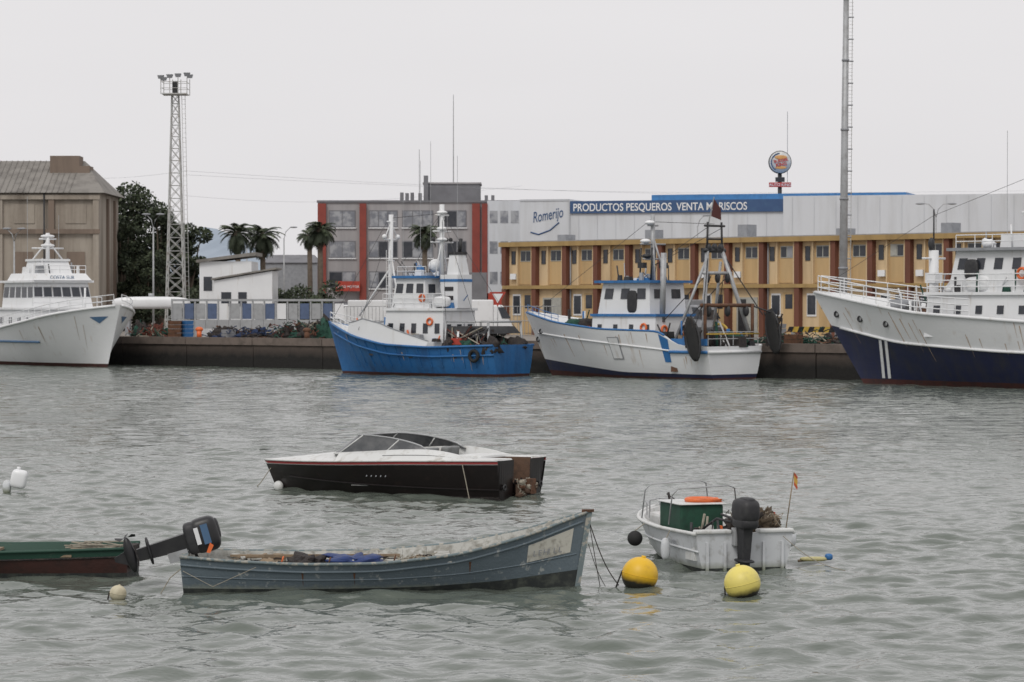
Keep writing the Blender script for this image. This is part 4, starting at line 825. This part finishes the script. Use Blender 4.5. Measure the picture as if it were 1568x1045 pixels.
# ---------------------------------------------------------------- green rowboat
gr = mk('green_boat_paint', (.015, .06, .04), (.10, .12, .09), 6, .6, lo=.6, hi=.7); mr_ = mk('maroon_boat_paint', (.05, .018, .014), (.02, .012, .01), 4, .6, bump=.006)
D = 42.9; o = Obj('green_rowboat', (wx(203, D), D, 0), math.pi-rad(3))
sh = curve([(0, .42), (.4, .37), (.7, .45), (1, .8)]); Hh = Hull(5.2, beam(.8, .7, .45), sh, .3, .3, p0=.2, p1=.7)
Hh.build(o, [(lambda t: .06, gbd, 3), (lambda t: sh(t)-.12, mr_, 5), (sh, gr, 2)], (lambda t: .12, gr, deckg, gr), .05)
for sd in (1, -1): o.tube('gunwale', gr, Hh.line(0, 1, sh, sd, .005), .026, 6); o.tube('strake', knet, Hh.line(0, 1, lambda t: sh(t)-.12, sd, .005), .014, 6)
for x in (.9, 2.2, 3.4): o.box('thwarts', wood, x-.12, x+.12, -.68, .68, .3, .335)
o.box('motor_pad', knet, -.06, .04, -.2, .2, .1, .44); o.ring('tyre_fender', rubber, (-.08, .3, .2), .07, .035, 'x')
for i in range(5): o.tube('ropes', rope, [(R.uniform(.05, 1), R.uniform(-.4, .4), .43+R.uniform(-.03, .03)) for _ in range(6)], .01, 5)
o.done()
# ---------------------------------------------------------------- speedboat
bk = mk('black_gelcoat', (.011, .008, .008), (.034, .022, .019), 3, .3, lo=.55, hi=.8, bump=.002, spec=.35); gel = mk('white_gelcoat', (.66, .67, .66), (.40, .38, .34), 5, .4, 0, lo=.52, hi=.72)
rd = mk('red_stripe', (.40, .06, .06)); tint = mk('tinted_acrylic', (.07, .075, .08), (.18, .18, .18), 3, .12)
th = rad(30); D = 60.2; o = Obj('black_speedboat', (wx(795, D), D, 0), math.pi-th, ry=rad(.7))
sh = curve([(0, .77), (.4, .74), (.75, .69), (1, .66)]); L0 = 5.9
Hh = Hull(L0, beam(1.1, .92, .4, 2.6), sh, .35, .5, p0=.16, p1=.85, rp=4, tr=.08)
Hh.build(o, [(lambda t: .03, knet, 2), (lambda t: sh(t)-.075, bk, 6), (lambda t: sh(t)-.04, gel, 1), (sh, rd, 1)], None, cap=False)
for sd in (1, -1):
    o.tube('rub_rail', gel, Hh.line(0, 1, lambda t: sh(t)+.01, sd, .01, 40), .022, 6); o.tube('pinstripe', rd, Hh.line(0, .99, lambda t: sh(t)-.05, sd, .004, 40), .012, 5)
    o.tube('chine', bk, Hh.line(0, .9, lambda t: .18+.2*t*t, sd, .01, 30), .015, 5)
yb = Hh.B(0); ns = 24
def bot(y):
    q = abs(y)/yb; return -.35+(.77+.35)*q**(1/.16)
for i in range(ns):
    y0 = -yb+2*yb*i/ns; y1 = -yb+2*yb*(i+1)/ns; ym = (y0+y1)/2; top = .77 if abs(ym) > .36 else .34+.05*math.sin(i*1.7)
    zb0, zb1 = bot(y0), bot(y1)
    if top <= max(zb0, zb1)+.01: top = max(zb0, zb1)+.01
    o.add('transom', bk, [(-.02, y0, zb0), (-.02, y1, zb1), (-.08, y1, top), (-.08, y0, top)], [(0, 1, 2, 3)])
brw = mk('bare_brown_wood', (.12, .07, .045), (.05, .035, .025), 5, .8, bump=.01)
o.add('motor_well', brw, [(-.06, -.37, .3), (-.06, .37, .3), (.55, .37, .3), (.55, -.37, .3), (.55, -.37, .8), (.55, .37, .8), (-.08, -.37, .8), (-.08, .37, .8)], [(0, 1, 2, 3), (2, 3, 4, 5), (0, 3, 4, 6), (1, 2, 5, 7)])
o.box('motor_bracket', rust, -.25, -.09, -.28, -.05, .05, .36); o.box('motor_bracket', brw, -.2, -.09, .02, .3, .02, .26); o.box('motor_bracket', gbi, -.14, -.09, -.1, .12, .3, .35)
for i in range(12): o.ball('rusted_fittings', [rust, brw, rope][i % 3], (-.2, R.uniform(-.35, .4), R.uniform(.03, .33)), (.06, .06, .05), .8, 10, 8, .9)
for i in range(6): o.tube('hanging_lines', rope, [(-.12, R.uniform(-.35, .4), .38), (-.2, R.uniform(-.35, .4), .2), (-.2, R.uniform(-.35, .4), .05)], .01, 4)
for y in (-.75, .75): o.ring('exhausts', dark, (-.09, y, .22), .05, .02, 'x')
def deckz(t, u): return sh(t)+.02+.15*(1-u*u)*min(1, (1-t)*4)
V = []; F = []; nt_, nu_ = 18, 12
for i in range(nt_+1):
    t = .60+.40*i/nt_; p = Hh.pt(t, sh(t), 1)
    for j in range(nu_+1): u = -1+2*j/nu_; V.append((p[0], p[1]*u, deckz(t, u)))
for i in range(nt_):
    for j in range(nu_): a = i*(nu_+1)+j; F.append((a, a+1, a+nu_+2, a+nu_+1))
o.add('foredeck', gel, V, F, True)
for sd in (1, -1):
    S = []
    for i in range(21):
        t = .1+.55*i/20; p = Hh.pt(t, sh(t), sd); hh = .02+.22*math.sin(min(1, (t-.1)/.22)*math.pi/2)-.05*max(0, t-.4)/.25
        S.append([(p[0], p[1], sh(t)+.015), (p[0], p[1]*.9, sh(t)+.5*hh+.02), (p[0], p[1]*.80, sh(t)+hh), (p[0], p[1]*.74, sh(t)+hh), (p[0], p[1]*.72, .3)])
    V = [v for r_ in S for v in r_]; F = [(i*5+j, i*5+j+1, i*5+j+6, i*5+j+5) for i in range(20) for j in range(4)]
    o.add('side_decks', gel, V, F, True); o.tube('deck_edge_trim', dark, [(s_[0][0], s_[1][1]*1.01, s_[1][2]-.02) for s_ in S[:14]], .012, 5)
    y = sd*yb; o.fr('aft_deck', gel, -.07, .62, min(sd*.38, y*.99), max(sd*.38, y*.99), .775, -.05, .6, min(sd*.4, y*.93), max(sd*.4, y*.93), .81)
o.box('cockpit_floor', deckg, .55, 3.6, -.85, .85, .2, .22); o.box('engine_cover', gel, .56, 1.3, -.6, .6, .3, .86)
for y in (-.42, .42): o.fr('seats', deckg, 2.1, 2.6, y-.25, y+.25, .25, 2.0, 2.5, y-.25, y+.25, .6); o.fr('seats', deckg, 1.9, 2.1, y-.25, y+.25, .5, 1.8, 2.0, y-.25, y+.25, 1.0)
base = []; topp = []
for i in range(25):
    a = i/24
    if a < .36: q = a/.36; x = 1.75+2.1*q; y = .86-.05*q
    elif a > .64: q = (1-a)/.36; x = 1.75+2.1*q; y = -.86+.05*q
    else: q = (a-.36)/.28; x = 3.85+.5*math.sin(math.pi*q); y = .81*math.cos(math.pi*q)
    e_ = min(a, 1-a)/.36; hgt = .39*min(1, e_**.6)
    bz = sh(x/L0)+.20-.04*max(0, (x-3)/1.3)
    base.append((x, y, bz)); topp.append((x-.55*min(1, e_), y*.86, bz+hgt))
o.add('windscreen_glass', tint, base+topp, [(i, i+1, 26+i, 25+i) for i in range(24)], True)
o.tube('windscreen_frame', gel, base, .022, 6); o.tube('windscreen_frame', steel, topp, .019, 6)
for i in (9, 15, 12, 4, 20): o.tube('windscreen_frame', gel, [base[i], topp[i]], .016, 6)
o.add('dash_panel', gel, [(3.6, .8, sh(.6)+.18), (3.6, -.8, sh(.6)+.18), (3.3, -.8, .4), (3.3, .8, .4)], [(0, 1, 2, 3)])
o.fr('dash', gel, 3.3, 4.0, -.72, .72, .74, 3.4, 3.8, -.6, .6, .93)
o.tube('mooring_line', rope, [(6.2, .05, .5), (6.4, .2, .15), (6.6, .3, -.03)], .01, 5); o.ball('bow_fender', gel, (5.95, .14, .10), (.12, .08, .12))
p = Hh.pt(.13, .7, 1, .03); o.tube('stern_line', rope, [p, (p[0]-.1, p[1]+.03, .35), (p[0]-.2, p[1]+.05, -.05)], .010, 5)
for i in range(5): p = Hh.pt(.45+.02*i, .42, 1, .008); o.add('decal', greyp, [(p[0], p[1], .40), (p[0]-.02, p[1], .47), (p[0]-.05, p[1], .48), (p[0]-.03, p[1], .41)], [(0, 1, 2, 3)])
o.done({'engine_cover': .05, 'seats': .04})
# ---------------------------------------------------------------- small white motorboat
gg = mk('green_canvas', (.012, .065, .038), (.01, .035, .022), 5, .7); hullw = mk('scuffed_white_grp', (.62, .64, .66), (.34, .34, .32), 6, .5, 0, lo=.54, hi=.72, zd=(.08, .2, (.26, .28, .22), .15))
th = rad(74); D = 43.6; o = Obj('small_white_motorboat', (wx(1139, D), D, 0), math.pi-th)
sh = curve([(0, .55), (.4, .55), (.7, .60), (1, .70)])
Hh = Hull(3.7, beam(.84, .92, .45, 2.8), sh, .25, .3, p0=.14, p1=.7, tr=.05)
Hh.build(o, [(lambda t: .03, gbd, 2), (sh, hullw, 7)], (lambda t: .14, gel, deckg, gel), .09)
for sd in (1, -1): o.tube('gunwale', gel, Hh.line(0, 1, sh, sd, .01), .032, 6); o.tube('strake', hullw, Hh.line(0, .95, lambda t: .28+.1*t, sd, .006), .018, 6)
for yy in (-.6, -.3, .32, .6): o.box('transom_ribs', hullw, -.075, -.03, yy-.02, yy+.02, -.05, .42)
o.box('transom_cap', gel, -.09, .1, -.78, -.22, .55, .61); o.box('transom_cap', gel, -.09, .1, .22, .78, .55, .61)
o.box('console', gg, 1.2, 2.2, -.12, .58, .14, .90); o.box('console_top', gel, 1.15, 2.25, -.16, .62, .90, .92)
o.box('cuddy', gel, 2.4, 3.0, -.5, .5, .14, .68); o.box('stern_locker', gel, .1, .5, -.75, .75, .14, .42)
o.ring('lifebuoy', orange, (1.6, .12, .95), .21, .038, 'z')
o.ball('orange_bag', orange, (1.55, -.05, .94), (.18, .14, .04), .8, 20, 12, .6)
bnt = mk('brown_net', (.12, .09, .06), (.04, .03, .022), 14, .95, bump=.03)
for i in range(9): o.ball('net_heap', [bnt, bnt, knet, rust][i % 4], (.6+R.uniform(-.25, .5), -.42+R.uniform(-.28, .25), .58+R.uniform(-.08, .12)), (.2, .17, .14), .9, 22, 14, 1.1)
for i in range(46):
    x, y = .62+R.uniform(-.3, .4), -.42+R.uniform(-.32, .3); o.tube('net_ropes', [rope, wood, knet, bnt][i % 4], [(x+R.uniform(-.1, .1), y+R.uniform(-.1, .1), .70+R.uniform(-.10, .12)) for _ in range(6)], .007, 4)
clutter(o, .5, 1.1, .1, .75, .42, 14, 71, .35, [knet, dark, rope, gel, orange]); clutter(o, 2.4, 3.0, -.4, .4, .66, 12, 72, .3, [knet, dark, rope, gel, orange])
o.box('red_can', red, .7, .9, -.78, -.68, .45, .8)
for x in (1.3, 2.6):
    o.tube('canopy_frame', steel, [(x, .74, .6), (x-.1, .72, 1.05), (x-.1, .62, 1.15), (x-.1, -.2, 1.19), (x-.1, -.3, 1.15), (x, -.4, .6)], .012, 8)
rail(o, steel, [(x, y, .62) for x, y in ((2.4, .68), (3.0, .52), (3.5, .3), (3.9, 0), (3.5, -.3), (3.0, -.52))], .2, .011, 1)
outboard(o, (-.06, .10, .58), rad(-3), .93, dark, dark, None, yaw=rad(10))
o.box('cowling_badge', greyp, -.12, -.06, .0, .22, .89, .93)
o.tube('cables', dark, [(.1, .1, .7), (.35, .3, .75), (.7, .5, .5)], .02, 6)
o.ball('fender_ball', rubber, (2.1, 1.02, .33), .12); o.ball('fender_ball', hullw, (.9, .93, .26), (.07, .07, .17), .8); o.ball('fender_ball', hullw, (.55, -.98, .40), (.08, .08, .12), .8)
for a, c in (((2.1, 1.02, .45), (2.1, .8, .6)), ((.9, .93, .4), (.9, .84, .58)), ((.55, -.96, .5), (.55, -.84, .56))): o.tube('fender_lines', rope, [a, c], .008, 4)
o.tube('flagpole', wood, [(.05, -.70, .6), (-.02, -.80, 1.45)], .009, 6)
fr_ = mk('flag_red', (.6, .10, .04)); fy = mk('flag_yellow', (.72, .42, .08))
for a, c, m in ((1.46, 1.41, fr_), (1.41, 1.31, fy), (1.31, 1.26, fr_)): o.add('flag', m, [(-.02, -.80, a), (-.02, -.80, c), (.0, -.86, c-.08), (.0, -.87, a-.08)], [(0, 1, 2, 3)])
p = Hh.pt(.3, .35, 1, .01); q = Hh.pt(.2, .35, 1, .01); o.text('boat_name', 'OLIMPIA', .09, (p[0], p[1]+.012, .34), (math.pi/2, 0, math.pi+math.atan2(p[1]-q[1], p[0]-q[0])), greyp, .001)
o.tube('mooring_line', rope, sag((-.08, -.6, .5), (-.6, -1.4, .0), .1), .006, 5)
o.done({'console': .03, 'console_top': .01, 'cuddy': .05, 'transom_cap': .02})
o = Obj('floating_oar', (wx(1222, 44.5), 44.5, .02), rad(4)); o.tube('shaft', wood, [(0, 0, .03), (.42, 0, .07)], .02, 8); o.ball('blade', mk('oar_pale_yellow', (.55, .5, .25)), (.25, 0, .06), (.22, .08, .035), .7); o.ball('tip', bluep, (.48, 0, .09), (.06, .07, .05), .7); o.done()
# ---------------------------------------------------------------- buoys
by1 = mk('buoy_yellow', (.78, .47, .02), (.5, .28, .03), 6, .45, lo=.58, hi=.75, zd=(-.06, .03, (.025, .022, .015), .1)); by2 = mk('buoy_pale_yellow', (.78, .66, .17), (.55, .46, .18), 6, .45, lo=.55, hi=.75, zd=(-.10, -.02, (.025, .022, .015), .1))
def buoy(px, d, r, m, z, tilt, name='mooring_buoy'):
    o = Obj(name, (wx(px, d), d, z), ry=rad(tilt))
    o.ball('float', m, (0, 0, 0), r, 1, 32, 20); o.ring('seam', m, (0, 0, 0), r, .005, 'z', 40, 6); o.tube('lug', m, [(0, 0, r*.95), (0, 0, r*1.08)], r*.13, 10)
    o.tube('rope', knet, [(-r*.6, 0, r*.7), (-r*1.0, -.02, .0), (-r*1.15, 0, -.25)], .012, 6); o.done()
buoy(980, 40.9, .258, by1, .17, 12); buoy(1137, 39.7, .25, by2, .17, -14); buoy(180, 39.4, .115, mk('buoy_cream', (.55, .5, .36), (.35, .3, .2), 8, .6), .06, 10)
o = Obj('white_jerrycan_buoy', (wx(20, 61.5), 61.5, .0)); o.M = Matrix.Translation((0.12, 0, .28)) @ Matrix.Rotation(rad(12), 4, 'Y')
o.ball('can', cleanw, (0, 0, 0), (.17, .14, .2), .5, 20, 14); o.tube('neck', cleanw, [(-.05, 0, .18), (-.05, 0, .25)], .04, 10); o.M = Matrix.Identity(4); o.ball('float', hullw, (-.14, 0, .1), (.09, .09, .16), .8); o.tube('line', rope, [(0, 0, .2), (-.15, 0, -.05)], .01, 5); o.done()
print('OK')
